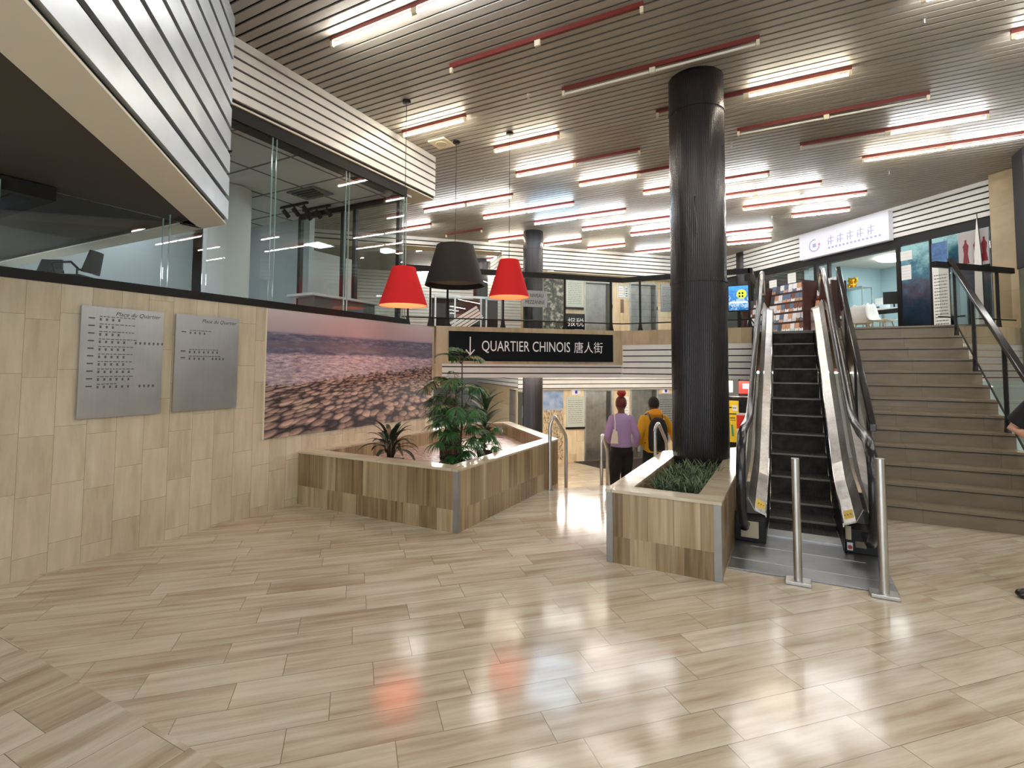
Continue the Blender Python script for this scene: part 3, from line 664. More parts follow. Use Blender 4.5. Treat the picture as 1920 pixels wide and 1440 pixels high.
# ================================================================ TEXT
def text(s, size, frame, x, y, z, mat, parent, align='LEFT', sx=1.0, name='lettering', ext=.0006, shear=0.0, bold=0.0, fitw=None):
    """flat lettering standing on local plane y (facing -y), baseline at z"""
    cu = bpy.data.curves.new('t', 'FONT'); cu.body = s; cu.size = size; cu.align_x = align; cu.shear = shear; cu.offset = bold; cu.resolution_u = 3
    o = bpy.data.objects.new('t', cu); COL.objects.link(o); bpy.context.view_layer.update()
    me0 = bpy.data.meshes.new_from_object(o.evaluated_get(bpy.context.evaluated_depsgraph_get()))
    if fitw and len(me0.vertices): xs_ = [v.co.x for v in me0.vertices]; sx = fitw/(max(xs_)-min(xs_))
    mb = MB(frame); mb.add([(x+v.co.x*sx, y, z+v.co.y) for v in me0.vertices], [tuple(p.vertices) for p in me0.polygons])
    bpy.data.objects.remove(o); bpy.data.curves.remove(cu); bpy.data.meshes.remove(me0)
    if not mb.v: return None
    return mb.build(name, mat, parent, fix=False)
M_ink = plain('black_ink', (.01, .01, .012), .5); M_whitep = plain('white_print', (.85, .85, .84), .5); M_paper = plain('white_paper', s2l(232, 232, 230), .6)

# ---- Quartier Chinois sign
fF = frameD(c1)
t = thing('wayfinding_sign', 'long black QUARTIER CHINOIS sign with down arrow, on the balcony front', 'sign', (-3.62, 7.58, 1.59), math.radians(45))
a, b = uD(-4.615, c1), uD(-2.632, c1)
MB(fF).box(a, b, -.05, -.031, 1.59, 2.05).build('sign_panel', plain('black_sign_panel', (.006, .007, .009), .6, spec=.12), t, bev=.002)
k = (b-a)/306.0
X_ = lambda px: a+(px-841)*k
text('QUARTIER CHINOIS', .235, fF, X_(897), -.052, 1.748, M_whitep, t, fitw=X_(1060)-X_(897))
text('唐人街', .20, fF, X_(1068), -.052, 1.752, M_whitep, t, fitw=X_(1125)-X_(1068), name='chinese_lettering')
ar = MB(fF); xa = X_(877.5)
ar.box(xa-.009, xa+.009, -.0525, -.051, 1.69, 1.965)
for s_ in (1, -1): ar.add([(xa, -.0527, 1.672), (xa, -.0527, 1.70), (xa+s_*.062, -.0527, 1.772), (xa+s_*.075, -.0527, 1.758)], [(0, 1, 2, 3)])
ar.build('down_arrow', M_whitep, t)

# ---- engraved steel directories on the left wall
fW = frameL(-4.75)
def directory(y0, y1, z0, z1, label, rowsd, hdr):
    t = thing('directory_sign', label, 'sign', (-4.74, (y0+y1)/2, z0), math.radians(90))
    MB(fW).box(y0+.05, y1-.05, -.012, 0, z0+.05, z1-.05).build('mount', M_rail, t)
    wd = y1-y0
    text(hdr, .046, fW, y0+wd*.38, -.0285, z1-.062, M_ink, t, shear=.35, name='heading')
    pl = MB(fW); pl.box(y0, y1, -.028, -.012, z0, z1); random.seed(int(y0*100))
    for (f, chars, extra, tl) in rowsd:
        zz = z1-(z1-z0)*f; pl.cur = 1
        pl.box(y0+wd*.08, y0+wd*.08+wd*.07, -.0285, -.028, zz+.012, zz+.022)
        xx = y0+wd*.20
        while xx < y0+wd*(.20+tl):
            l_ = random.uniform(.012, .03); pl.box(xx, xx+l_, -.0285, -.028, zz+.030, zz+.036); xx += l_+.007
        pl.cur = 2
        for q in range(chars): ch_box(pl, y0+wd*.20+q*.042, zz)
        for q in range(extra): ch_box(pl, y0+wd*.20+(chars+1)*.042+q*.034, zz)
    pl.build('steel_plate', [M_sign, plain('grey_ink', s2l(84, 86, 90), .5), M_ink], t)
def ch_box(mb, x, z):
    for k in range(3): mb.box(x, x+.017, -.0285, -.028, z+.002+k*.007, z+.0055+k*.007)
    mb.box(x+.006, x+.010, -.0286, -.028, z, z+.019)
directory(1.92, 2.508, 1.09, 1.952, 'larger engraved steel directory plate on the left wall, ten lines of text', [(.125+.068*i, n, e_, l_) for i, (n, e_, l_) in enumerate(((4, 0, .38), (3, 0, .4), (4, 0, .4), (5, 7, .44), (5, 0, .4), (5, 0, .4), (5, 0, .4), (6, 0, .44), (6, 0, .4), (6, 4, .24)))], 'Place du Quartier')
directory(2.61, 3.199, 1.094, 1.952, 'smaller-looking engraved steel directory plate next to the seascape mural, three lines of text', [(.20, 4, 0, .34), (.40, 7, 0, .44), (.47, 4, 4, .5)], 'Place du Quartier')

# ---- pebble beach mural
def mural_mat():
    mt, nt, b = mk('pebble_beach_print'); g = NT(nt); P = g.pos()
    u = g.dot(P, (0, 1, 0)); z = g.dot(P, (0, 0, 1)); ZH = 1.865
    d = g.math('MAXIMUM', g.math('SUBTRACT', ZH, z), .004)
    cu = g.math('DIVIDE', g.math('SUBTRACT', u, 5.3), d); cv = g.math('DIVIDE', 1.0, d)
    pv = g.xyz(g.math('MULTIPLY', cu, 3.9), g.math('MULTIPLY', cv, 8.4)); 
    vo = g.n('ShaderNodeTexVoronoi', feature='F1'); g.l(pv, vo.inputs['Vector']); vo.inputs['Scale'].default_value = 1.7; vo.inputs['Randomness'].default_value = .95
    ve = g.n('ShaderNodeTexVoronoi', feature='DISTANCE_TO_EDGE'); g.l(pv, ve.inputs['Vector']); ve.inputs['Scale'].default_value = 1.7; ve.inputs['Randomness'].default_value = .95
    rnd = g.dot(vo.outputs['Color'], (.4, .3, .3))
    offv = g.n('ShaderNodeVectorMath', operation='SUBTRACT'); g.l(pv, offv.inputs[0]); g.l(vo.outputs['Position'], offv.inputs[1])
    shade = g.dot(offv.outputs[0], (.55, -.8, 0))
    edge = g.math('MINIMUM', 1.0, g.math('MULTIPLY', g.math('MAXIMUM', 0.0, g.math('SUBTRACT', .74, vo.outputs['Distance'])), 3.6))
    pf = g.math('ADD', g.math('MULTIPLY', edge, .62), g.math('ADD', g.math('MULTIPLY', shade, .9), g.math('MULTIPLY', g.math('SUBTRACT', rnd, .5), .6)))
    peb = g.ramp(pf, W3((.05, (40, 30, 36)), (.35, (98, 80, 78)), (.62, (150, 124, 112)), (.95, (206, 178, 160))))
    sv = g.xyz(g.math('MULTIPLY', u, 5.0), g.math('MULTIPLY', z, 26.0)); sn = g.noise(sv, 1.2, 6, .68)
    sea = g.ramp(sn, W3((.3, (66, 68, 92)), (.5, (98, 98, 120)), (.68, (150, 142, 156))))
    wavez = g.math('ADD', z, g.math('MULTIPLY', g.math('SINE', g.math('MULTIPLY', u, 2.6)), .02))
    band = g.ramp(wavez, [(0, (0, 0, 0)), (1, (0, 0, 0))])
    wv = g.math('SUBTRACT', 1.0, g.math('MINIMUM', 1.0, g.math('MULTIPLY', g.math('ABSOLUTE', g.math('SUBTRACT', wavez, 1.715)), 14.0)))
    sea = g.mix(g.math('MULTIPLY', wv, .75), sea, s2l(112, 104, 116))
    fo = g.noise(g.xyz(g.math('MULTIPLY', u, 7.0), g.math('MULTIPLY', z, 34.0)), 1.3, 6, .7)
    foam = g.ramp(fo, W3((.32, (96, 88, 112)), (.5, (176, 158, 168)), (.66, (226, 208, 210))))
    sky = g.ramp(g.math('ADD', g.math('MULTIPLY', g.math('SUBTRACT', z, 1.86), 3.2), g.math('MULTIPLY', g.noise(P, 1.5, 3), .25)), W3((.1, (176, 158, 166)), (.6, (196, 176, 178)), (1, (205, 192, 196))))
    def below(lv, wob, sc=1.0):
        e = g.math('ADD', lv, g.math('MULTIPLY', g.math('SUBTRACT', g.noise(P, 4.0*sc, 5, .7), .5), wob))
        return g.math('MINIMUM', 1.0, g.math('MAXIMUM', 0.0, g.math('MULTIPLY', g.math('SUBTRACT', e, z), 40.0)))
    c = g.mix(below(1.865, 0), sky, sea)
    c = g.mix(below(1.64, .07), c, foam)
    slope = g.math('ADD', 1.30, g.math('MULTIPLY', g.math('SUBTRACT', u, 3.5), .075))
    c = g.mix(below(slope, .22, 2.0), c, peb)
    g.l(c, b.inputs['Base Color']); b.inputs['Roughness'].default_value = .55; return mt
t = thing('wall_mural', 'wide printed mural of a pebble beach and waves on the left wall', 'mural', (-4.74, 4.87, .745), math.radians(90))
MB(fW).box(3.517, 6.34, -.014, -.002, .745, 2.092).build('printed_panel', mural_mat(), t)
MB(fW).box(3.508, 3.516, -.018, -.0, .745, 2.092).build('edge_strip', M_cream, t)

# ================================================================ BALCONY GUARDS
def guard(name_label, frame, u0, u1, posts, panes, zb=H_MEZ, top=3.06, v=.08, glassm=None, ext0=0, ext1=0):
    M = frame @ Matrix.Translation(((u0+u1)/2, v, zb)); lc = M.translation
    t = thing('balcony_guard', name_label, 'railing', tuple(lc), math.atan2(frame[1][0], frame[0][0]))
    MB(frame).box(u0-ext0, u1+ext1, v-.03, v+.03, top-.085, top).build('handrail', M_rail, t, bev=.004)
    MB(frame).tube([(u0, v-.01, zb+.125), (u1, v-.01, zb+.125)], .011, 8).build('lower_rail', M_rail, t)
    for p in posts:
        MB(frame).add([(p+a*w_, v+b*.018, z) for w_, z in ((.045, zb), (.03, zb+.05), (.014, zb+.16), (.014, top-.085)) for a, b in ((-1, -1), (1, -1), (1, 1), (-1, 1))],
                      [(3, 2, 1, 0), (12, 13, 14, 15)]+[(k*4+i, k*4+(i+1) % 4, k*4+4+(i+1) % 4, k*4+4+i) for k in range(3) for i in range(4)]).build('post', M_rail, t)
    for a, b in panes: MB(frame).box(a, b, v-.004, v+.004, zb+.145, top-.09).build('glass_panel', glassm or M_glass, t)
    return t
gp = [uD(x, 11.3) for x in (-4.86, -4.67, -4.03, -3.27, -2.66)]
guard('black balcony guard along the diagonal edge above the QUARTIER CHINOIS sign', frameD(11.2), uD(-5.12, 11.2), uD(-2.5, 11.2)+.04, [uD(-5.05, 11.2)]+gp, [(a+.03, b-.03) for a, b in zip([uD(-5.05, 11.2)]+gp[:-1], gp)])
guard('black balcony guard above the straight slatted edge, between diagonal and escalator', Matrix.Translation((0, 8.72, 0)), -2.53, -.48, [-2.2, -1.25, -.50], [(-2.5, -2.22), (-2.18, -1.27), (-1.23, -.53)])
MB().box(-.51, -.45, 8.77, 9.9, 2.975, 3.06).tube([(-.48, 8.8, 2.255), (-.48, 9.9, 2.255)], .011, 8).build('side_handrail', M_rail, bpy.data.objects['balcony_guard.001'])
guard('black balcony guard at the right behind the staircase handrail', frameD(7.4), uD(1.99, 7.4), uD(3.16, 7.4), [uD(2.9, 7.4)], [(uD(2.03, 7.4), uD(2.88, 7.4)), (uD(2.92, 7.4), uD(3.12, 7.4))], ext0=.04, glassm=M_glassd)
t = thing('level_sign', 'small grey NIVEAU MEZZANINE sign on the balcony guard glass', 'sign', (-3.64, 7.64, 2.5), math.radians(45))
a, b = uD(-3.80, 11.3), uD(-3.50, 11.3); fG_ = frameD(11.3)
MB(fG_).box(a, b, -.02, -.014, 2.485, 2.755).build('sign_panel', plain('pale_grey_acrylic', s2l(168, 170, 172), .4), t)
text('NIVEAU', .085, fG_, (a+b)/2+.03, -.022, 2.645, M_ink, t, 'CENTER', sx=.8); text('MEZZANINE', .085, fG_, (a+b)/2, -.022, 2.535, M_ink, t, 'CENTER', sx=.72)

# ================================================================ ESCALATOR
XL, XR = -.19, .375; YC, YI0 = 5.38, 5.80; SL = math.tan(math.radians(30)); YI1 = YI0+H_MEZ/SL
def P_(y): return 0 if y < YI0 else (H_MEZ if y > YI1 else (y-YI0)*SL)
t = thing('escalator', 'narrow dark escalator with worn steel sides going up beside the staircase', 'escalator', (.09, 5.4, 0)); ESC = t
def groove_mat():
    mt, nt, b = mk('ribbed_escalator_metal'); g = NT(nt); P = g.pos()
    sx = g.math('SINE', g.math('MULTIPLY', g.dot(P, (1, 0, 0)), 2*math.pi/.012))
    n1 = g.noise(P, 7, 4, .6)
    g.l(g.ramp(g.math('ADD', g.math('MULTIPLY', sx, .12), n1), [(.3, s2l(44, 40, 38)), (.8, s2l(92, 86, 80))]), b.inputs['Base Color'])
    b.inputs['Metallic'].default_value = .3; b.inputs['Roughness'].default_value = .5; g.l(g.bump(sx, .6, .004), b.inputs['Normal']); return mt
M_step = groove_mat()
for k in range(14):
    y0 = YI0-.42+.335*k
    mid = y0+.02
    z = P_(y0+.0) if k > 1 else (0.004 if k == 0 else .06)
    z = min(z, H_MEZ-.01)
    if y0 > 9.95: break
    MB().box(XL+.004, XR-.004, y0, y0+.36, z-.3 if z > .3 else -.02, z).build('step', M_step, t)
    MB().box(XL+.006, XR-.006, y0-.010, y0+.012, z-.016, z+.001).build('step_edge', plain('pale_step_edge', s2l(120, 114, 106), .45, .4), t)  # paler metal lip added so each step line shows
z0 = H_MEZ
MB().box(XL-.22, XR+.22, 9.92, 10.6, H_MEZ-.02, H_MEZ+.006).build('top_landing_plate', M_steelh, t)
lp = MB(); lp.prism([(-.425, 4.27), (.625, 4.31), (.625, 5.45), (-.425, 5.45)], .001, .012); lp.build('landing_plate', brushed('grooved_landing_steel', (.36, .37, .38), rough=.33, ax=(1, 0, 0), sc=90, var=.12), t, bev=.002)
MB().box(-.30, .50, 4.86, 4.868, .012, .0135).box(-.42, .62, 4.50, 4.506, .012, .0135).build('plate_seam', M_steel, t)
MB().box(XL, XR, 5.22, 5.42, .006, .022).build('comb_plate', M_steelh, t)
def path(off, ya, yb, n=14):   # offset line following the balustrade
    pts = [(ya, off), (YI0-.25, off), (YI0-.02, off+.03), (YI0+.25, off+.25*SL*.98)]
    pts += [(YI1-.25, H_MEZ+off-.25*SL+.01), (YI1+.05, H_MEZ+off-.02), (yb, H_MEZ+off)]
    return pts
for side, xi, s in (('left', XL, -1), ('right', XR, 1)):
    # decking
    dp = [(5.02, .245), (5.42, .345), (5.85, .42), (YI0+.35, .35*SL+.345), (YI1-.1, H_MEZ+.30), (YI1+.25, H_MEZ+.36), (10.35, H_MEZ+.36)]
    def strip(x0, a0, x1, a1, nm, mt, th=.012):
        mb = MB(); r = []
        for (y, z) in dp: r.append([(xi+s*x0, y, z+a0), (xi+s*x1, y, z+a1), (xi+s*x1, y, z+a1-th), (xi+s*x0, y, z+a0-th)])
        mb.rings(r, True, False); return mb.build(nm, mt, ESC)
    strip(.0, 0, .085, .035, 'inner_decking', M_deck); strip(.088, .035, .135, .135, 'upper_decking', M_deck)
    strip(-.004, .008, .004, .006, 'decking_edge_trim', M_chrome, .03)
    # skirt
    mb = MB(); lo = []; hi = []
    for (y, z) in [(5.0, .245)]+dp[1:]: lo.append((xi+s*.003, y, max(-.0, P_(y)-.2))); hi.append((xi+s*.003, y, z-.006))
    n = len(lo); mb.add(lo+hi, [(i, i+1, n+i+1, n+i) for i in range(n-1)]); mb.add([(p[0]+s*.006, p[1], p[2]) for p in lo+hi], [(i, n+i, n+i+1, i+1) for i in range(n-1)])
    mb.build('skirt_panel', M_rubber, ESC, fix=False)
    # black base box with front
    xo = xi+s*.245; a_, b_ = sorted((xi-s*.0, xo)); fy = 4.97 if s < 0 else 5.07
    MB().prismx([(fy, .012), (fy, .20), (fy+.06, .24), (5.9, .34), (5.9, .012)], a_, b_).build('base_box', M_rail, ESC, bev=.006)
    if s < 0: MB().box(-.385, -.245, fy-.006, fy, .045, .185).build('cream_cover_plate', plain('stained_cream_plate', s2l(190, 178, 152), .6), ESC, bev=.012)
    else:
        MB().box(.385, .43, fy-.008, fy, .115, .225).build('cream_cover_plate', plain('stained_cream_plate', s2l(190, 178, 152), .6), ESC, bev=.01)
        MB().box(.395, .44, fy-.008, fy, .03, .095).build('switch_plate', M_steelh, ESC, bev=.01)
        MB().tube([(.418, fy-.022, .06), (.418, fy-.008, .06)], .015, 16).build('red_stop_button', plain('red_button', s2l(190, 40, 40), .35), ESC)
        MB().box(.455, .53, fy-.006, fy, .06, .11).build('cover_plate', plain('dull_beige_plate', s2l(120, 108, 92), .6), ESC, bev=.01)
    # warning sticker on the sloping nose of the decking
    q = lambda x0, f: (xi+s*x0, 5.05+.40*f, .2525+.1*f+.41*x0+.0015)
    st_ = MB(); st_.quad(q(.012, .08), q(.078, .08), q(.078, .42), q(.012, .42)); st_.build('yellow_warning_sticker', plain('yellow_sticker', s2l(226, 190, 40), .5), ESC, fix=False)
    st_ = MB()
    for x0 in (.02, .04, .06): 
        p = q(x0, .25); st_.cbox((p[0], p[1], p[2]+.001), (.008, .04, .002))
    st_.build('sticker_pictograms', M_ink, ESC)
    # glass balustrade + outer cladding
    xg = xi+s*.155
    top = [(4.62, .55), (4.66, .80), (4.85, .90), (5.5, .92), (5.75, .95), (YI1-.1, H_MEZ+.90), (YI1+.3, H_MEZ+.93), (10.3, H_MEZ+.93), (10.55, H_MEZ+.6)]
    bot = [(10.4, H_MEZ+.36), (YI1+.25, H_MEZ+.36), (YI1-.1, H_MEZ+.30), (YI0+.35, .35*SL+.345), (5.85, .42), (5.42, .34), (4.95, .24), (4.70, .30)]
    MB().prismx(top+bot, xg-.005, xg+.005).build('balustrade_panel', M_glassd if s < 0 else glass('tinted_balustrade_glass', (.6, .62, .62), 1.3), ESC)
    hr = [(5.05, .16), (4.80, .17), (4.62, .28), (4.53, .45), (4.53, .68), (4.60, .86), (4.76, .955), (5.0, .985), (5.3, .99), (5.55, 1.0), (5.8, 1.04), (6.1, 1.0+.3*SL+.005)]
    hr += [(y, 1.0+(y-YI0)*SL) for y in (6.8, 7.8, 8.8, YI1-.2)]+[(YI1+.15, H_MEZ+.99), (YI1+.5, H_MEZ+1.0), (10.2, H_MEZ+1.0), (10.42, H_MEZ+.93), (10.52, H_MEZ+.75)]
    MB().tube([(xg, y, z) for y, z in hr], .036, 14, r2=.024, ref=(1, 0, 0)).build('handrail', M_rubber, ESC)
    MB().tube([(xg, y+(.035 if y < 4.9 else 0), z-.035) for y, z in hr[3:]], .022, 8, r2=.012, ref=(1, 0, 0)).build('handrail_guide', M_chrome, ESC)
    x0_, x1_ = sorted((xg+s*.012, xi+s*.245))
    r = [[(x0_, y, z-.02), (x1_, y, z-.02), (x1_, y, z-.05), (x0_, y, z-.05)] for y, z in [(5.9, .40)]+dp[3:]]
    MB().rings(r, True, False).build('outer_decking', M_deck, ESC)
    mb = MB(); lo = [(xi+s*.245, y, max(0, P_(y)-.45)) for y, z in [(5.9, .4)]+dp[3:]]; hi = [(xi+s*.245, y, z-.04) for y, z in [(5.9, .4)]+dp[3:]]
    n = len(lo); mb.add(lo+hi, [(i, i+1, n+i+1, n+i) for i in range(n-1)]); mb.build('outer_cladding', M_deck, ESC, fix=False)

# ================================================================ STAIRCASE
NST = 13; HS = H_MEZ/NST; TR = .25; YS = 6.4; SX0, SX1 = .70, 2.13
t = thing('staircase', 'broad stone staircase of thirteen steps rising right of the escalator', 'stairs', (1.4, 6.4, 0)); STA = t
M_strip = plain('black_nosing_groove', (.015, .013, .012), .6)
for k in range(1, NST+1):
    yn = YS+(k-1)*TR; z = k*HS; yb = yn+TR+.03 if k < NST else yn+.10
    zl = max(.0, z-HS-.35)
    s_ = MB(); s_.box(SX0, SX1, yn, yb, zl, z-.034); s_.box(SX0, SX1, yn-.02, yb, z-.026, z)
    so = s_.build('step', M_stair, STA)
    MB().box(SX0, SX1-.0, yn-.010, yn+.02, z-.0345, z-.0255).build('nosing_strip', M_strip, so)
def stair_rail(x, ya, yb, posts, label, withglass, sx=1):
    t = thing('stair_handrail', label, 'railing', (x, (ya+yb)/2, 0))
    zr = lambda y: (y-YS)*HS/TR+HS+.90
    sl = HS/TR
    MB().rings([[(x+a, y, zr(y)+b) for a, b in ((-.03, -.035), (.03, -.035), (.03, .035), (-.03, .035))] for y in (ya, yb)], True, False).build('handrail', plain('black_lacquer_rail', (.02, .018, .018), .15), t, bev=.008)
    MB().tube([(x, ya, zr(ya)-.80), (x, yb, zr(yb)-.80)], .011, 8).build('lower_rail', M_rail, t)
    for k in posts:
        y = YS+(k-1)*TR+.09; z = k*HS
        MB().add([(x+b*.018, y+a*w_, zz) for w_, zz in ((.055, z), (.032, z+.06), (.015, z+.2), (.015, zr(y)-.02)) for a, b in ((-1, -1), (1, -1), (1, 1), (-1, 1))],
                 [(3, 2, 1, 0), (12, 13, 14, 15)]+[(q*4+i, q*4+(i+1) % 4, q*4+4+(i+1) % 4, q*4+4+i) for q in range(3) for i in range(4)]).build('post', M_rail, t)
    mb = MB(); mb.prismx([(ya+.05, zr(ya+.05)-.76), (yb-.02, zr(yb-.02)-.76), (yb-.02, zr(yb-.02)-.05), (ya+.05, zr(ya+.05)-.05)], x-.004, x+.004); mb.build('glass_panel', M_glassd, t)
    return t
stair_rail(SX0+.03, 6.18, 9.44, (1, 5, 9, 13), 'black stair handrail between the escalator and the staircase', True)
stair_rail(SX1-.04, 5.9, 9.44, (1, 5, 9, 12), 'black glossy stair handrail along the right end of the stone steps', True)

# ================================================================ BOLLARDS, STEEL HANDRAILS
for x, y, r, h, lab in ((.036, 4.215, .0265, .865, 'steel guard post in front of the middle of the escalator'), (.535, 4.25, .0285, .90, 'steel guard post at the right front corner of the escalator plate')):
    t = thing('guard_post', lab, 'post', (x, y, 0), 0, 'escalator guard posts')
    MB().tube([(x, y, .02), (x, y, h)], r, 24).build('pole', M_steel, t)
    MB().cbox((x-.0, y, .013), (.16, .115, .024)).build('base_plate', M_steel, t, bev=.004)
def loop_rail(pts, label, base, r=.0215):
    t = thing('grab_rail', label, 'handrail', base, 0, 'steel handrails of the lower stairs')
    # round the corners
    P = [Vector(p) for p in pts]; out = [P[0]]
    for i in range(1, len(P)-1):
        a, b, c = P[i-1], P[i], P[i+1]; d1_ = (a-b).normalized(); d2_ = (c-b).normalized(); R = min(.07, (a-b).length*.45, (c-b).length*.45)
        for f in [j/5 for j in range(6)]: out.append((b+d1_*R)*(1-f)**2+b*2*f*(1-f)+(b+d2_*R)*f*f)
    out.append(P[-1]); MB().tube(out, r, 16).build('tube', M_steel, t)
    for e in (P[0],): MB().tube([(e.x, e.y, e.z), (e.x, e.y, e.z+.012)], r*1.9, 20).build('base_flange', M_steel, t)
loop_rail([(-2.60, 5.90, 0), (-2.60, 5.90, .80), (-2.575, 5.98, .90), (-2.59, 6.40, .60), (-2.59, 6.40, -.30)], 'bent steel handrail beside the corner of the big planter', (-2.6, 6.1, 0))
loop_rail([(-2.22, 6.74, -.308), (-2.22, 6.74, .50), (-2.225, 6.80, .60), (-2.27, 7.15, .34), (-2.27, 7.15, -.50)], 'slim steel handrail post in the middle of the descending stairs', (-2.22, 6.9, -.3))
loop_rail([(-1.50, 6.70, 0), (-1.50, 6.70, .72), (-1.475, 6.77, .80), (-1.47, 7.25, .49), (-1.47, 7.25, -.3)], 'bent steel handrail behind the narrow planter, before the person in yellow', (-1.5, 6.9, 0))

# ================================================================ LIFTS AND LOBBY THINGS
def lift(u0, u1, z0, z1, label):
    M = fE @ Matrix.Translation(((u0+u1)/2, .1, z0)); t = thing('lift_door', label, 'lift', tuple(M.translation), math.radians(45))
    MB(fE).box(u0-.05, u0, -.012, .16, z0, z1+.05).box(u1, u1+.05, -.012, .16, z0, z1+.05).box(u0, u1, -.012, .16, z1, z1+.05).build('door_frame', M_steelh, t, bev=.003)
    MB(fE).box(u0+.001, u1-.10, .10, .12, z0+.005, z1-.001).build('door_leaf', M_lift, t)
    MB(fE).box(u1-.10, u1-.001, .07, .09, z0+.005, z1-.001).build('narrow_leaf', plain('dark_lift_leaf', s2l(84, 80, 72), .35, .8), t)
    MB(fE).box(u1+.012, u1+.042, -.024, -.013, z0+1.05, z0+1.15).build('call_button', M_rail, t)
lift(d1, d2, H_MEZ, 3.87, 'left stainless lift door on the upper level behind the balcony guard')
lift(d3, d4, H_MEZ, 3.90, 'right stainless lift door on the upper level behind the balcony guard')
lift(d1, d2, LOW, .84, 'left stainless lift door in the lower hall, left of the red-haired person')
lift(d3, d4, LOW, .86, 'right stainless lift door in the lower hall, behind the two people')
def board(name, cat, label, fr, u0, u1, z0, z1, mt, th=.02, parts=None, rz=45):
    M = fr @ Matrix.Translation(((u0+u1)/2, -th/2, z0)); t = thing(name, label, cat, tuple(M.translation), math.radians(rz))
    MB(fr).box(u0, u1, -th, 0, z0, z1).build('panel', mt, t)
    if parts: parts(t, fr, u0, u1, z0, z1, -th-.001)
    return t
def art(name, stops, scale, stretch=(1, 1, 1), detail=6, rough=.4, emit=0):
    mt, nt, b = mk(name); g = NT(nt); P = g.pos(); v = g.n('ShaderNodeVectorMath', operation='MULTIPLY'); g.l(P, v.inputs[0]); v.inputs[1].default_value = stretch
    c = g.ramp(g.noise(v.outputs[0], scale, detail, .7), stops); g.l(c, b.inputs['Base Color']); b.inputs['Roughness'].default_value = rough
    if emit: g.l(c, b.inputs['Emission Color']); b.inputs['Emission Strength'].default_value = emit
    return mt
def lines(n, col, hdr=True, seed=1, mg=.1):
    def f(t, fr, u0, u1, z0, z1, v):
        random.seed(seed); mb = MB(fr); W_ = u1-u0; H_ = z1-z0
        for i in range(n):
            z = z1-H_*(mg+(1-2*mg)*(i+.5)/n); x = u0+W_*mg
            while x < u1-W_*mg:
                l_ = min(random.uniform(.03, .12)*W_*1.4, u1-W_*mg-x); mb.box(x, x+l_, v, v+.0008, z-H_*.006, z+H_*.008); x += l_+W_*.03
        mb.build('fine_print', col, t)
    return f
M_gink = plain('grey_print', s2l(96, 96, 92), .6)
board('photo_mural', 'mural', 'black and white photo mural of trees right of the grey column, upper level', fE, uE(-5.83), uE(-5.42), 2.3, 4.06, art('tree_photo', W3((.3, (14, 14, 12)), (.5, (66, 64, 56)), (.62, (180, 176, 160))), 9))
def ledge(t, fr, u0, u1, z0, z1, v): lines(12, M_gink, seed=3)(t, fr, u0, u1, z0, z1, v); MB(fr).box(u0-.01, u1+.01, -.05, 0, z0-.06, z0).build('bottom_ledge', M_rail, t)
M_board = plain('pale_grey_glass_board', s2l(196, 202, 190), .25)
board('directory_board', 'sign', 'pale glossy directory board left of the upper lifts', fE, uE(-5.36), uE(-5.0), 3.16, 3.93, M_board, .03, ledge)
def tax(t, fr, u0, u1, z0, z1, v):
    text('报税', .25, fr, (u0+u1)/2, v, z0+.27, M_whitep, t, 'CENTER'); 
    MB(fr).box(u0, u1, v, v+.003, z1-.015, z1-.01).build('top_line', M_gink, t)
    text('税务 CUSTOMS', .07, fr, (u0+u1)/2, v, z0+.13, M_whitep, t, 'CENTER', sx=.8, name='small_lettering') if False else MB(fr).box(u0+.05, u0+.2, v, v+.001, z0+.10, z0+.16).box(u0+.24, u1-.04, v, v+.001, z0+.13, z0+.165).box(u0+.24, u1-.06, v, v+.001, z0+.10, z0+.115).build('small_lettering', M_whitep, t)
board('shop_sign', 'sign', 'black sign with white Chinese characters below the upper directory board', fE, uE(-5.36), uE(-4.97), 2.38, 2.98, plain('black_sign_panel', (.006, .007, .009), .6, spec=.12), .04, tax)
def plan(t, fr, u0, u1, z0, z1, v):
    mb = MB(fr)
    for a, b, c, d in ((.05, .95, .94, .96), (.05, .95, .04, .06), (.05, .07, .04, .96), (.93, .95, .04, .96), (.6, .62, .3, .96)): mb.box(u0+(u1-u0)*a, u0+(u1-u0)*b, v, v+.001, z0+(z1-z0)*c, z0+(z1-z0)*d)
    for i in range(4): mb.box(u0+(u1-u0)*.72, u0+(u1-u0)*.86, v, v+.001, z0+(z1-z0)*(.15+.18*i), z0+(z1-z0)*(.22+.18*i)); mb.box(u0+(u1-u0)*.12, u0+(u1-u0)*.45, v, v+.001, z0+(z1-z0)*(.17+.18*i), z0+(z1-z0)*(.19+.18*i))
    mb.build('plan_lines', M_ink, t)
board('floor_plan_sign', 'sign', 'square white floor plan notice between the upper lifts', fE, uE(-4.24), uE(-3.985), 3.48, 3.86, M_paper, .01, plan)
board('call_panel', 'panel', 'slim brownish lift call panel under the floor plan notice', fE, uE(-4.17), uE(-4.10), 3.06, 3.44, plain('copper_grey_panel', s2l(140, 116, 100), .4, .5), .015)
board('steel_directory', 'sign', 'engraved steel directory right of the upper lifts, beside the fat column', fE, uE(-3.24), uE(-2.85), 3.14, 3.96, M_sign, .02, lines(14, M_gink, seed=5))
def bluesq(t, fr, u0, u1, z0, z1, v):
    MB(fr).box((u0+u1)/2-.035, (u0+u1)/2+.035, v-.001, v, z0+.03, z1-.03).build('blue_pictogram', plain('sign_blue', s2l(28, 40, 190), .5), t)
board('pictogram_sign', 'sign', 'small white sign with blue square above the lower directory board', fE, uE(-5.25), uE(-5.07), .75, .89, M_paper, .05, bluesq)
board('pictogram_sign', 'sign', 'small white sign with blue square at the edge of the fat column, lower hall', fE, uE(-3.24), uE(-3.08), .76, .90, M_paper, .05, bluesq)
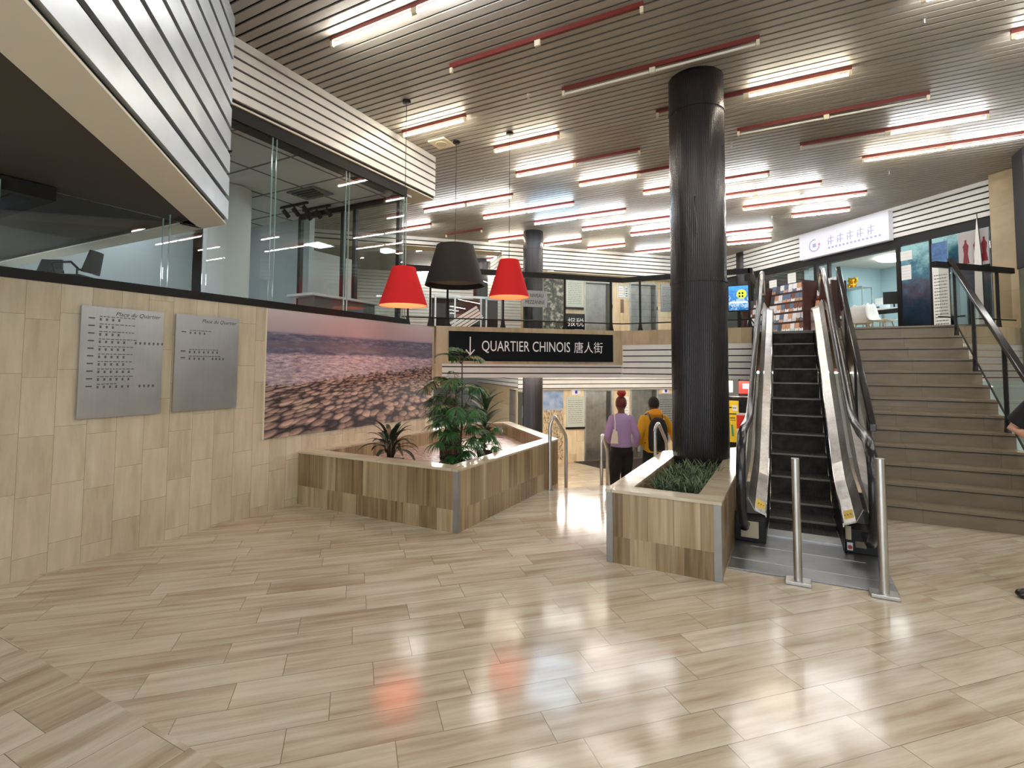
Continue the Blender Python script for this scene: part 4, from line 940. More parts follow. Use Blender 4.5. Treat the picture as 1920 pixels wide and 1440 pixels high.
def harbour():
    mt, nt, b = mk('harbour_poster'); g = NT(nt); P = g.pos(); z = g.dot(P, ZV)
    v = g.n('ShaderNodeVectorMath', operation='MULTIPLY'); g.l(P, v.inputs[0]); v.inputs[1].default_value = (1, 1, .6)
    sky = g.ramp(g.noise(P, 5, 4), W3((.3, (110, 140, 186)), (.7, (176, 190, 206)))); boats = g.ramp(g.noise(v.outputs[0], 22, 5, .8), W3((.35, (60, 54, 50)), (.48, (170, 150, 120)), (.6, (226, 206, 170)), (.7, (196, 90, 60))))
    k = g.math('MINIMUM', 1.0, g.math('MAXIMUM', 0.0, g.math('MULTIPLY', g.math('SUBTRACT', g.math('ADD', .12, g.math('MULTIPLY', g.noise(v.outputs[0], 16, 4, .8), .5)), z), 20.0)))
    g.l(g.mix(k, sky, boats), b.inputs['Base Color']); b.inputs['Roughness'].default_value = .35; return mt
board('harbour_poster', 'poster', 'tall colour poster of a harbour with masts under blue sky, lower hall', fE, uE(-5.83), uE(-5.42), -1.0, .86, harbour())
board('directory_board', 'sign', 'pale glossy directory board left of the lower lifts', fE, uE(-5.36), uE(-4.98), -.13, .70, M_board, .03, ledge)
board('notice_sheet', 'notice', 'red-headed paper notice behind the red-haired person, between the lower lifts', fE, uE(-4.22), uE(-4.0), -.02, .68, M_paper, .01, lines(6, plain('dull_red_print', s2l(150, 40, 40), .6), seed=2))
board('steel_directory', 'sign', 'engraved steel directory right of the lower lifts, beside the fat column', fE, uE(-3.32), uE(-2.95), -.6, .74, M_sign, .02, lines(16, M_gink, seed=6))
tag(MB(fE).prism([(uE(-5.0), -.95), (uE(-4.6), -1.5), (uE(-3.2), -1.5), (uE(-3.2), -.02), (uE(-5.2), -.02)], LOW+.002, LOW+.012).build('door_mat', plain('dark_brown_mat', s2l(52, 44, 42), .95)), 'dark brown floor mat in front of the lower lifts', 'mat')
# lower hall door left of the column
uq = lambda px_x: uS(px_x, cG)
M = fG @ Matrix.Translation((uG0-.66, 0, LOW)); t = thing('service_door', 'dark grey service door with a small white notice, left of the column in the lower hall', 'door', tuple(M.translation), math.radians(-45))
MB(fG).box(uG0-.98, uG0-.30, -.03, 0, LOW, .80).build('door_leaf', plain('dark_grey_door', s2l(96, 96, 88), .5), t)
MB(fG).box(uG0-1.06, uG0-.98, -.04, 0, LOW, .88).box(uG0-.30, uG0-.22, -.04, 0, LOW, .88).box(uG0-.98, uG0-.30, -.04, 0, .80, .88).build('door_frame', M_cream, t)
MB(fG).box(uG0-.55, uG0-.47, -.034, -.031, .10, .42).build('door_notice', M_paper, t)
g_ = MB(fG)
for i in range(7): g_.box(uG0-1.75+.085*i, uG0-1.725+.085*i, -.05, -.03, LOW, .84)
for z in (-.9, .1, .8): g_.box(uG0-1.77, uG0-1.2, -.052, -.028, z, z+.03)
tag(g_.build('security_gate', M_steelh), 'barred metal security gate left of the grey service door', 'gate')

# ================================================================ SHOPS ON THE UPPER LEVEL
fS = frameS(14.4); us = lambda x: uS(x, 14.4)
fr = MB(fS)
for a, b in ((us(-.86), us(-.80)), (us(.60), us(.66)), (us(.85), us(.89)), (us(1.945), us(2.005)), (us(2.38), us(2.40)), (us(3.06), us(3.10))): fr.box(a, b, -.02, .05, H_MEZ, 3.90)
struct('window_10', fr, M_rail)
struct('window_11', MB(fS).box(us(-.80), us(.60), 0, .01, H_MEZ, 3.9).box(us(2.0), us(3.06), .0, .01, H_MEZ, 3.9), M_glass)
room = MB(fS); room.box(us(.3), us(4.2), 2.6, 2.7, H_MEZ, 4.1); room.box(us(.2), us(.3), .3, 2.6, H_MEZ, 4.1)
struct('wall_right', room, M_paleblue)
struct('ceiling', MB(fS).box(us(.2), us(4.2), .1, 2.6, 4.02, 4.06), M_offwhite)
struct('wall_back', MB(fS).box(us(-1.5), us(.25), 1.2, 1.3, H_MEZ, 4.1), plain('dim_teal_wall', s2l(96, 120, 126), .7))
M_lamp = plain('round_lamp_glow', (1, .98, .94), .5, emit=9, ecol=(.95, 1, 1))
pc = S2
t = thing('ceiling_lamp', 'round white ceiling lamp inside the pale blue shop', 'ceiling light', (2.25, 14.2, 3.95)); MB().lathe([(.42, 4.02), (.42, 3.99), (.38, 3.96), (.01, 3.955)], 40, (2.25, 14.2, 0)).build('diffuser', M_lamp, t)
t = thing('ceiling_lamp', 'round ceiling lamp hidden deeper in the pale blue shop', 'ceiling light', (3.3, 13.6, 3.95)); MB().lathe([(.42, 4.02), (.42, 3.99), (.38, 3.96), (.01, 3.955)], 40, (3.3, 13.6, 0)).build('diffuser', M_lamp, t)
def sea_art(name, z0, z1):
    mt, nt, b = mk(name); g = NT(nt); P = g.pos(); z = g.dot(P, ZV); f = g.math('DIVIDE', g.math('SUBTRACT', z, z0), z1-z0)
    n1 = g.noise(P, 5, 6, .7); k = g.math('ADD', f, g.math('MULTIPLY', g.math('SUBTRACT', n1, .5), .9))
    g.l(g.ramp(k, W3((0, (16, 26, 34)), (.3, (26, 48, 70)), (.5, (72, 64, 84)), (.7, (48, 110, 132)), (.95, (150, 200, 206)))), b.inputs['Base Color']); b.inputs['Roughness'].default_value = .3; return mt
board('window_poster', 'poster', 'dark blue underwater picture covering the shop window right of the door', fS, us(2.01), us(2.375), 2.2, 3.88, sea_art('underwater_print', 2.2, 3.9), .006, rz=-45)
board('window_poster', 'poster', 'bright blue sea picture behind the staircase rail beside the marble pier', fS, us(2.41), us(3.05), 2.2, 3.9, sea_art('coral_print', 2.4, 3.95), .006, rz=-45)
board('paper_notice', 'notice', 'small white notice, upper one on the dark blue poster', fS, us(2.0), us(2.16), 3.60, 3.78, M_paper, .012, lines(2, M_gink, seed=8), rz=-45)
board('paper_notice', 'notice', 'small white notice, lower one on the dark blue poster', fS, us(2.01), us(2.14), 3.22, 3.50, M_paper, .012, lines(4, plain('map_print', s2l(110, 120, 190), .6), seed=9), rz=-45)
def bann(t, fr, u0, u1, z0, z1, v):
    MB(fr).box(u0, u1, v, v+.001, z1-.42, z1).build('blue_header', art('blue_header_print', W3((.3, (30, 60, 120)), (.7, (90, 140, 190))), 6), t); lines(16, M_gink, seed=12)(t, fr, u0, u1, z0, z1-.45, v)
board('roll_up_banner', 'banner', 'narrow white roll-up banner with blue head beside the dark blue poster', frameS(14.2), uS(2.37, 14.2), uS(2.56, 14.2), 2.16, 3.78, M_paper, .01, bann, rz=-45)
def people_art(t, fr, u0, u1, z0, z1, v):
    mb = MB(fr)
    for q in (.25, .6, .85): c = u0+(u1-u0)*q; mb.add([(c-.05, v, z0+.06), (c+.05, v, z0+.06), (c+.03, v, z0+.22), (c+.045, v, z0+.36), (c+.015, v, z0+.42), (c+.015, v, z0+.47), (c-.015, v, z0+.47), (c-.015, v, z0+.42), (c-.045, v, z0+.36), (c-.03, v, z0+.22)], [tuple(range(10))])
    mb.build('red_figures', plain('dark_red_print', s2l(120, 24, 34), .5), t)
board('wall_poster', 'poster', 'grey poster with dark red figures high beside the marble pier', frameS(14.2), uS(2.68, 14.2), uS(3.0, 14.2), 3.25, 3.86, plain('pale_grey_print', s2l(176, 170, 172), .5), .008, people_art, rz=-45)
t = thing('feather_flag', 'tall narrow white feather flag standing before the blue sea picture', 'flag', (2.86, 11.25, H_MEZ), math.radians(-45))
fq = frameT(2.86, 11.25, H_MEZ, math.radians(-45))
MB(fq).add([(-.07, 0, .12), (.06, 0, .12), (.05, 0, 1.2), (.01, 0, 1.98), (-.05, 0, 1.3), (-.07, .012, .12), (.06, .012, .12), (.05, .012, 1.2), (.01, .012, 1.98), (-.05, .012, 1.3)], [(0, 1, 2, 3, 4), (9, 8, 7, 6, 5)]+[(i, (i+1) % 5, (i+1) % 5+5, i+5) for i in range(5)]).build('flag_cloth', M_paper, t)
MB(fq).tube([(.065, 0, 0), (.06, 0, 1.2), (.012, 0, 2.0)], .006, 8).build('flag_pole', M_rail, t); MB(fq).cbox((0, 0, .01), (.3, .25, .02)).build('flag_base', M_rail, t)
# blurred white shop sign
def shopsign(t, fr, u0, u1, z0, z1, v):
    mb = MB(fr); uc, zc = u0+.42, (z0+z1)/2-.02
    ring = lambda r: [(uc+r*math.cos(a*math.pi/12), v, zc+r*math.sin(a*math.pi/12)) for a in range(5, 24)]
    a, b = ring(.15), ring(.12); n = len(a); mb.add(a+b, [(i, i+1, n+i+1, n+i) for i in range(n-1)])
    mb.lathe([(.05, -.0006), (.05, 0)], 20, (0, 0, 0)) if False else mb.cbox((uc, v, zc), (.09, .001, .09))
    for i in range(5): x = u0+.78+.235*i; mb.box(x, x+.15, v, v+.001, zc+.07, zc+.085); mb.box(x+.065, x+.085, v, v+.001, zc-.07, zc+.13); mb.box(x+.01, x+.14, v, v+.001, zc-.01, zc+.005); mb.box(x, x+.02, v, v+.001, zc-.06, zc+.05)
    for i in range(14): x = u0+.78+.09*i; mb.box(x, x+.05, v, v+.001, zc-.16, zc-.12)
    mb.build('blue_emblem_and_letters', plain('soft_blue_print', s2l(170, 170, 216), .5), t)
    MB(fr).cbox((uc+.13, v-.001, zc), (.05, .001, .05)).build('red_dot', plain('soft_red_print', s2l(226, 140, 150), .5), t)
M = fS; board('shop_sign', 'sign', 'long white shop sign with faint blue emblem above the upper shop door', frameS(14.52), uS(.40, 14.52), uS(1.93, 14.52), 4.07, 4.66, plain('white_sign_box', s2l(214, 214, 222), .45, emit=.12, ecol=(.85, .87, 1)), .12, shopsign, rz=-45)
# gold cat figure on a glass cabinet
fI = frameS(16.2); ui = lambda x: uS(x, 16.2)
t = thing('display_cabinet', 'slim glass display cabinet carrying the gold cat figure', 'cabinet', tuple((fI @ Vector((ui(1.37), .15, H_MEZ)))), math.radians(-45))
c_ = MB(fI); a, b = ui(1.14), ui(1.60)
for x in (a, b):
    for v in (0, .3): c_.box(x-.01, x+.01, v-.01, v+.01, H_MEZ, 3.44)
c_.box(a-.02, b+.02, -.02, .32, 3.43, 3.455); c_.box(a, b, 0, .3, H_MEZ+.05, H_MEZ+.07); c_.build('frame', M_steelh, t)
MB(fI).box(a, b, -.004, .0, H_MEZ, 3.43).build('glass_front', M_glass, t); MB(fI).box(a, b, 0, .3, 2.95, 2.96).build('shelf', M_glass, t)
gc = fI @ Vector((ui(1.33), .15, 3.456)); M_gold = plain('shiny_gold', s2l(222, 160, 40), .25, .8)
t = thing('cat_figurine', 'shiny gold cat figure sitting on top of the glass cabinet in the shop', 'figurine', tuple(gc), math.radians(-20))
f_ = frameT(gc.x, gc.y, gc.z, math.radians(-20)); mb = MB(f_)
mb.sphere((0, 0, .08), .09, 18, 12, (1.1, .9, .9)).sphere((0, -.01, .19), .078, 18, 12, (1.15, .95, .85)); mb.tube([(.08, -.02, .1), (.12, -.03, .17), (.11, -.03, .25)], [.025, .024, .028], 10)
for s_ in (1, -1): mb.tube([(s_*.05, -.01, .235), (s_*.065, -.01, .285)], [.028, .003], 8); mb.sphere((s_*.045, -.075, .03), .03, 10, 8)
mb.build('body', M_gold, t, remesh=.006)
MB(f_).box(-.12, .12, -.09, .09, 0, .012).build('base', plain('red_base', s2l(150, 40, 30), .5), t)
def shell_chair(x, y, rz, label):
    t = thing('shell_chair', label, 'chair', (x, y, H_MEZ), rz, 'white shell chairs in the shop'); f_ = frameT(x, y, H_MEZ, rz)
    mb = MB(f_); prof = [(-.20, .42, .20), (-.10, .40, .22), (.05, .40, .22), (.14, .42, .22), (.19, .50, .22), (.215, .62, .21), (.23, .74, .17), (.235, .80, .09)]
    mb.add([(s_*w_, yy, zz+ (.03 if abs(s_) == 1 else 0)) for (yy, zz, w_) in prof for s_ in (-1, -.5, 0, .5, 1)], [(i*5+k, i*5+k+1, i*5+k+6, i*5+k+5) for i in range(len(prof)-1) for k in range(4)], True)
    so = mb.build('shell', M_offwhite, t, fix=False); sd = so.modifiers.new('s', 'SOLIDIFY'); sd.thickness = .012
    for a in (1, -1):
        for b in (1, -1): MB(f_).tube([(a*.12, b*.12, .40), (a*.21, b*.21, 0)], [.012, .009], 8).build('leg', plain('pale_wood_leg', s2l(190, 160, 120), .5), t)
p1 = fI @ Vector((ui(1.42), -.35, 0)); p2 = fI @ Vector((ui(1.74), -.30, 0)); p3 = fI @ Vector((ui(2.17), -.45, 0))
shell_chair(p1.x, p1.y, 2.6, 'white shell chair, left one of the pair under the gold cat'); shell_chair(p2.x, p2.y, 2.9, 'white shell chair, right one of the pair beside the printer desk'); shell_chair(p3.x, p3.y, .9, 'white shell chair in front of the monitor desk')
a, b = ui(1.68), ui(2.35); dk = fI @ Vector(((a+b)/2, .2, H_MEZ)); t = thing('office_desk', 'white desk with dark edge carrying printer and monitor in the shop', 'desk', tuple(dk), math.radians(-45))
MB(fI).box(a, b, -.1, .5, H_MEZ+.70, H_MEZ+.73).build('tabletop', M_offwhite, t); MB(fI).box(a, b, -.1, -.08, H_MEZ+.60, H_MEZ+.70).build('apron', M_rail, t)
for x in (a+.03, b-.03):
    for v in (-.06, .46): MB(fI).box(x-.02, x+.02, v-.02, v+.02, H_MEZ, H_MEZ+.70).build('leg', M_steelh, t)
t = thing('printer', 'small white printer on the left of the shop desk', 'printer', tuple(fI @ Vector((a+.18, .15, H_MEZ+.73))), math.radians(-45))
MB(fI).box(a+.04, a+.32, .02, .3, H_MEZ+.732, H_MEZ+.86).build('body', plain('printer_white', s2l(214, 228, 232), .5), t, bev=.01); MB(fI).box(a+.10, a+.27, .12, .14, H_MEZ+.86, H_MEZ+1.0).build('paper_tray', M_paper, t); MB(fI).box(a+.08, a+.28, .015, .02, H_MEZ+.76, H_MEZ+.80).build('paper_slot', M_gink, t)
t = thing('monitor', 'black computer monitor standing on the shop desk', 'monitor', tuple(fI @ Vector((a+.52, .15, H_MEZ+.73))), math.radians(-45))
f_ = fI @ frameT(a+.52, .15, H_MEZ+.73, .7); MB(f_).box(-.2, .2, -.02, .02, .10, .38).build('screen', M_rail, t, bev=.004); MB(f_).tube([(0, .02, 0), (0, .02, .16)], .015, 10).build('stand', M_rail, t); MB(f_).cbox((0, .02, .006), (.18, .14, .012)).build('foot', M_rail, t)
# paper notices on left window
for i, (xa, za, lab) in enumerate(((-.36, 3.50, 'small white paper, left one stuck on the shop window above the brochure rack'), (.06, 3.58, 'small white paper, right one stuck on the shop window above the brochure rack'))):
    board('window_notice', 'notice', lab, fS, us(xa), us(xa+.17), za, za+.24, M_paper, .006, lines(3, M_ink, seed=20+i), rz=-45)

# brochure racks and every brochure in them
M_wood = plain('dark_red_wood', s2l(62, 34, 30), .45)
random.seed(21)
bcols = [plain('brochure_%d' % i, s2l(*c), .4) for i, c in enumerate(((226, 226, 230), (120, 70, 56), (206, 210, 216), (90, 110, 140), (196, 150, 120), (230, 232, 236), (70, 76, 84)))]
bm_ = None; bproto = []
for ci, c in enumerate(bcols):
    mb = MB(); mb.add([(-.052, 0, 0), (.052, 0, 0), (.052, .03, .20), (-.052, .03, .20), (-.052, .004, 0), (.052, .004, 0), (.052, .034, .20), (-.052, .034, .20)], [(0, 1, 2, 3), (7, 6, 5, 4), (0, 4, 5, 1), (3, 2, 6, 7), (0, 3, 7, 4), (1, 5, 6, 2)])
    mb.cur = 1; mb.add([(-.05, -.001, .0), (.05, -.001, .0), (.05, .0135, .095), (-.02, .012, .08), (-.05, .016, .11)], [(0, 1, 2, 3, 4)])
    bproto.append((mb, [c, bcols[(ci*3+2) % 7]]))
bmesh_cache = []
def rack(xa, xb, cS, tiers, label, glab, z0=H_MEZ, zt=3.28):
    f_ = frameS(cS); a, b = uS(xa, cS), uS(xb, cS); t = thing('brochure_rack', label, 'rack', tuple(f_ @ Vector(((a+b)/2, .15, z0))), math.radians(-45))
    for x in (a, b-.03): MB(f_).box(x, x+.03, -.02, .34, z0, zt).build('side_panel', M_wood, t)
    MB(f_).box(a+.03, b-.03, .33, .34, z0, zt-.02).build('back_panel', M_wood, t)
    n = int((b-a-.06)/.112)
    for k in range(tiers):
        zz = z0+.10+.215*k; vv = .0+.05*k
        MB(f_).box(a+.03, b-.03, vv, vv+.10, zz-.02, zz).box(a+.03, b-.03, vv-.004, vv, zz-.02, zz+.03).build('shelf', M_wood, t)
        for i in range(n):
            ci = random.randrange(7)
            x = a+.03+.056+.112*i+((b-a-.06)-.112*n)/2
            if len(bmesh_cache) <= ci or bmesh_cache[ci] is None:
                while len(bmesh_cache) <= ci: bmesh_cache.append(None)
                mb, mm = bproto[ci]; o = mb.build('brochure', mm, None, fix=False)
                me = o.data; org = o.location.copy()
                for v_ in me.vertices: v_.co += org
                bmesh_cache[ci] = o
            else:
                o = bmesh_cache[ci].copy(); COL.objects.link(o)
            M2 = f_ @ Matrix.Translation((x, vv+.012, zz+.002)) @ Matrix.Rotation(random.uniform(-.04, .04), 4, 'Y')
            o.matrix_world = M2; tag(o, 'folded brochure standing in '+glab, 'brochure', glab)
rack(-.47, .33, 12.2, 5, 'dark wooden brochure rack filled with leaflets, behind the top of the escalator', 'the middle brochure rack behind the escalator')
rack(.37, .80, 12.35, 5, 'narrow dark wooden brochure rack right of the escalator top', 'the right-hand brochure rack behind the escalator', zt=3.2)
rack(-.90, -.52, 12.4, 4, 'narrow dark wooden brochure rack left of the escalator top, beside the screen', 'the left-hand brochure rack behind the escalator', zt=3.1)
# advertising screen
t = thing('advertising_screen', 'bright blue advertising screen with a yellow roundel right of the fat column', 'screen', (-.67, 9.05, H_MEZ))
MB().box(-.835, -.505, 9.03, 9.07, 2.41, 2.84).build('housing', M_rail, t, bev=.004)
def scr():
    mt, nt, b = mk('mountain_screen'); g = NT(nt); P = g.pos(); z = g.dot(P, ZV)
    n1 = g.noise(P, 16, 5, .7); k = g.math('ADD', g.math('MULTIPLY', g.math('SUBTRACT', z, 2.6), 1.2), n1)
    c = g.ramp(k, W3((.3, (30, 110, 180)), (.45, (200, 226, 240)), (.52, (60, 120, 200)), (.75, (90, 170, 236))))
    g.l(c, b.inputs['Emission Color']); b.inputs['Emission Strength'].default_value = .9; b.inputs['Base Color'].default_value = (.01, .01, .01, 1); b.inputs['Roughness'].default_value = .2; return mt
MB().box(-.82, -.52, 9.027, 9.03, 2.43, 2.825).build('display', scr(), t)
MB().tube([(-.625, 9.022, 2.69), (-.625, 9.027, 2.69)], .075, 32).build('yellow_roundel', plain('screen_yellow', s2l(210, 220, 70), .4, emit=.8), t)
MB().box(-.80, -.54, 9.022, 9.027, 2.545, 2.57).build('screen_caption', plain('screen_white', (.9, .95, 1), .4, emit=.8), t)
cm = MB()
for a, b in ((-.655, 2.70), (-.61, 2.70), (-.655, 2.65), (-.61, 2.65)): cm.box(a-.012, a+.012, 9.019, 9.022, b-.012, b+.018)
cm.build('screen_characters', M_ink, t)
MB().tube([(-.67, 9.09, H_MEZ), (-.67, 9.09, 2.6)], .02, 12).build('pole', M_rail, t); MB().cbox((-.67, 9.09, H_MEZ+.01), (.3, .25, .02)).build('foot', M_rail, t)

# ---------------- right edge: marble pier, dark pillar, white sign
struct('trim_26', MB(frameS(14.2)).box(uS(3.02, 14.2), uS(3.62, 14.2), 0, .3, H_MEZ, H_CEIL), M_sandwall)
t = thing('pillar', 'dark pillar at the right picture edge above the stair rail', 'pillar', (3.32, 10.15, H_MEZ))
MB().box(3.075, 3.6, 9.95, 10.35, 3.0, H_CEIL).build('upper_shaft', plain('charcoal_cladding', s2l(30, 30, 33), .6), t); MB().box(3.09, 3.58, 9.96, 10.34, LOW, 3.0).build('lower_shaft', plain('grey_green_cladding', s2l(112, 116, 100), .6), t)
f_ = Matrix.Translation((0, 9.95, 0)); t = thing('list_sign', 'white sign with a column of black marks at the right picture edge', 'sign', (3.2, 9.93, 2.3))
MB(f_).box(3.06, 3.42, -.03, -.01, 2.24, 2.98).build('panel', M_paper, t); mb = MB(f_)
for i in range(9): mb.box(3.12, 3.30, -.032, -.031, 2.30+.073*i, 2.325+.073*i)
mb.build('black_marks', M_ink, t)

# ---------------- things in the lower hall at the right of the fat column
def lposter(x0, x1, z0, z1, y, mt, label, parts=None, name='standing_poster', rz=0, lean=0):
    f_ = frameT((x0+x1)/2, y, z0, rz); t = thing(name, label, 'poster', ((x0+x1)/2, y, z0), rz); w_ = (x1-x0)/2
    MB(f_).box(-w_, w_, 0, .02, 0, z1-z0).build('panel', mt, t)
    if parts: parts(t, f_, w_, z1-z0)
    if name == 'hanging_sign':
        for s_ in (-.7, .7): MB(f_).tube([(s_*w_, .01, z1-z0), (s_*w_, .01, LCEIL-z0)], .004, 6).build('hanger', M_rail, t)
    return t
M_yel = plain('yellow_poster', s2l(236, 204, 40), .45)
def yp(t, f_, w_, h): MB(f_).add([(-w_*.35, -.002, h*.62), (w_*.05, -.002, h*.64), (w_*.3, -.002, h*.22), (-w_*.2, -.002, h*.2)], [(0, 1, 2, 3)]).build('green_slip', plain('green_print', s2l(60, 140, 100), .5), t); MB(f_).box(-w_*.5, w_*.6, -.002, -.001, h*.86, h*.89).box(-w_*.5, w_*.7, -.002, -.001, h*.78, h*.80).build('poster_text', M_ink, t)
def yp2(t, f_, w_, h): MB(f_).box(-w_*.1, w_*.85, -.002, -.001, h*.2, h*.65).build('white_patch', M_paper, t); MB(f_).box(-w_*.8, -w_*.2, -.002, -.001, h*.4, h*.5).box(-w_*.05, w_*.6, -.003, -.002, h*.4, h*.46).build('poster_text', M_ink, t)
lposter(-1.02, -.86, .10, .62, 10.7, M_yel, 'tall yellow poster with a green slip, lower hall right of the fat column', yp)
lposter(-1.03, -.83, .64, .88, 10.72, M_yel, 'small yellow poster with white patch above the tall yellow one', yp2, rz=-.05)
def rp(t, f_, w_, h): MB(f_).box(-w_, w_, -.002, -.001, h*.62, h*.95).build('red_band', plain('poster_red', s2l(220, 50, 40), .5), t); MB(f_).tube([(-w_*.1, -.003, h*.8), (-w_*.1, -.002, h*.8)], .025, 16).build('white_ring', M_paper, t); MB(f_).box(-w_*.5, w_*.1, -.002, -.001, 0, h*.3).build('blue_patch', plain('poster_blue', s2l(80, 120, 160), .5), t)
lposter(-.86, -.55, -.1, .66, 10.6, plain('pale_pink_poster', s2l(220, 214, 222), .5), 'white poster with red band beside the yellow ones, behind the escalator handrail', rp)
def r3(t, f_, w_, h): MB(f_).box(-w_*.4, w_*.6, -.002, -.001, h*.4, h*.8).build('white_patch', M_paper, t)
lposter(-.86, -.62, 1.0, 1.24, 11.2, plain('poster_red', s2l(220, 50, 40), .5), 'red hanging sign edge above the lower posters', r3, name='hanging_sign')
lposter(-1.16, -1.0, 1.0, 1.24, 11.6, M_paper, 'white hanging sign edge just right of the fat column, lower hall', None, name='hanging_sign')
t = thing('low_planter', 'low sand-coloured planter in the lower hall, seen right of the fat column', 'planter', (-.9, 9.2, LOW))
MB().box(-1.25, -.48, 9.0, 9.6, LOW, .10).build('box', M_sandwall, t)
t = thing('shrub', 'small bright green shrub on the low planter right of the fat column', 'plant', (-1.05, 9.15, .10)); lv = MB(); random.seed(31)
for q in range(90): blade(lv, (-1.06+random.uniform(-.05, .05), 9.15+random.uniform(-.05, .05), .10), random.uniform(0, 6.28), random.uniform(.10, .18), .03, random.uniform(.5, 1.4), 1.2, 4)
lv.build('foliage', leaf_mat('bright_shrub_leaf', (60, 92, 30), (130, 160, 60)), t)
t = thing('display_stand', 'dark shelving stand behind the yellow posters in the lower hall', 'stand', (-.9, 11, LOW)); MB().box(-1.3, -.5, 10.75, 11.1, LOW, .95).build('carcass', M_rail, t); 

# ---------------- storefront on the far upper left
fX = frameD(18.9)
t = thing('glass_storefront', 'dark glazed storefront far left on the upper level, behind the hanging lamps', 'storefront', tuple(fX @ Vector((uD(-7.3, 18.9), .1, H_MEZ))), math.radians(45))
a, b = uD(-8.05, 18.9), uD(-6.75, 18.9)
fr = MB(fX)
for x in (a, a+(b-a)*.28, a+(b-a)*.66, a+(b-a)*.74, b-.04): fr.box(x, x+.04, -.02, .04, H_MEZ, 3.35)
fr.box(a, b, -.02, .04, 3.31, 3.37); fr.build('frame', M_steelh, t); MB(fX).box(a, b, .0, .01, H_MEZ, 3.31).build('glass_panel', M_glass, t)
MB(fX).box(a, b, .5, .55, H_MEZ, 3.35).build('dark_interior', plain('dim_maroon_interior', s2l(44, 26, 28), .8), t)
# sloping slatted underside of a far stair
o = slats('trim_27', Matrix.Translation((-7.62, 11.3, 2.3)) @ Matrix.Rotation(math.radians(45), 4, 'Z') @ Matrix.Rotation(math.radians(-33), 4, 'Y'), 0, .85, .05, .42, .085, .02, M_white, v0=-.03, v1=0)

# ================================================================ GLAZED ROOM CONTENTS
t = thing('ceiling_vent', 'square grey air vent in the tiled ceiling of the glazed room', 'vent', (-5.95, 5.0, 3.94))
v_ = MB().box(-6.22, -5.68, 4.86, 5.22, 3.945, 3.961); v_.build('frame', plain('vent_grey', s2l(110, 110, 108), .6), t); v2 = MB()
for i in range(4): v2.box(-6.17+.02*i, -5.73-.02*i, 4.90+.07*i, 4.93+.07*i, 3.935, 3.946)
v2.build('louvre', M_rail, t)
def track(x, y, label):
    t = thing('track_light', label, 'spotlight', (x, y, 3.85), 0, 'track spotlights in the glazed room')
    MB().box(x-.3, x+.3, y-.015, y+.015, 3.93, 3.962).build('track', M_rail, t)
    for d_ in (-.22, 0, .22):
        h = MB().tube([(x+d_, y, 3.93), (x+d_, y, 3.88)], .01, 8); h.tube([(x+d_, y-.02, 3.90), (x+d_+.03, y+.07, 3.80)], .035, 12); h.build('spot_head', M_rail, t)
track(-6.6, 5.3, 'three-headed black track spotlight near the middle of the glazed room ceiling'); track(-6.4, 5.8-.25, 'three-headed black track spotlight near the end of the glazed room ceiling')
for i, (x, y) in enumerate(((-5.6, 3.6), (-6.6, 4.4))):
    t = thing('room_sprinkler', ['small sprinkler on the tiled ceiling close to the glass', 'small sprinkler on the tiled ceiling deeper in the glazed room'][i], 'sprinkler', (x, y, 3.9)); MB().lathe([(.03, 3.962), (.03, 3.95), (.008, 3.945), (.008, 3.91), (.025, 3.905), (.025, 3.9)], 12, (x, y, 0)).build('head', M_rail, t)
for i, (x, y) in enumerate(((-7.5, 3.1), (-5.4, 2.98), (-8.4, 4.1))):  # lamps added out of sight to brighten the glazed room
    t = thing('ceiling_lamp', 'added flat square lamp brightening the glazed room, hidden from the hall', 'ceiling light', (x, y, 3.93), 0, 'added flat lamps of the glazed room'); MB().box(x-.2, x+.2, y-.2, y+.2, 3.95, 3.961).build('diffuser', plain('added_panel_glow', (.9, .95, 1), .5, emit=13, ecol=(.85, .93, 1)), t)
t = thing('reception_desk', 'low white reception desk behind the glass above the mural', 'desk', (-5.3, 5.0, H_MEZ))
MB().box(-5.5, -5.05, 4.35, 5.55, 2.36, 2.39).build('tabletop', M_offwhite, t); MB().box(-5.42, -5.12, 4.45, 5.5, H_MEZ, 2.36).build('front_panel', plain('grey_green_panel', s2l(120, 124, 116), .6), t)
def task_chair(x, y, rz, label, sc=.66):
    t = thing('office_chair', label, 'chair', (x, y, H_MEZ), rz); f_ = frameT(x, y, H_MEZ, rz, sc)
    MB(f_).box(-.23, .23, -.22, .22, .30, .36).build('seat', M_rail, t, bev=.03)
    mb = MB(f_); mb.rings([[(a, (.20+.02*k)+.03*(1-(a/.22)**2)+b, .40+.11*k) for a, b in ((-.21+.02*k, 0), (0, 0), (.21-.02*k, 0), (.21-.02*k, .03), (0, .03), (-.21+.02*k, .03))] for k in range(4)], True, True); mb.build('backrest', M_rail, t)
    for s_ in (1, -1): MB(f_).tube([(s_*.25, -.1, .33), (s_*.28, -.12, .50), (s_*.28, .12, .52), (s_*.24, .2, .42)], .018, 8).build('armrest', M_rail, t)
    MB(f_).tube([(0, 0, .06), (0, 0, .30)], .03, 12).build('gas_lift', M_steelh, t)
    for k in range(5): a = 2*math.pi*k/5; MB(f_).tube([(0, 0, .08), (.27*math.cos(a), .27*math.sin(a), .05)], [.025, .015], 8).build('leg', M_steelh, t)
task_chair(-6.15, 2.42, -.9, 'black office chair behind the glass at the far left above the wall'); task_chair(-6.75, 2.35, .6, 'second black office chair, half hidden behind the first at far left')
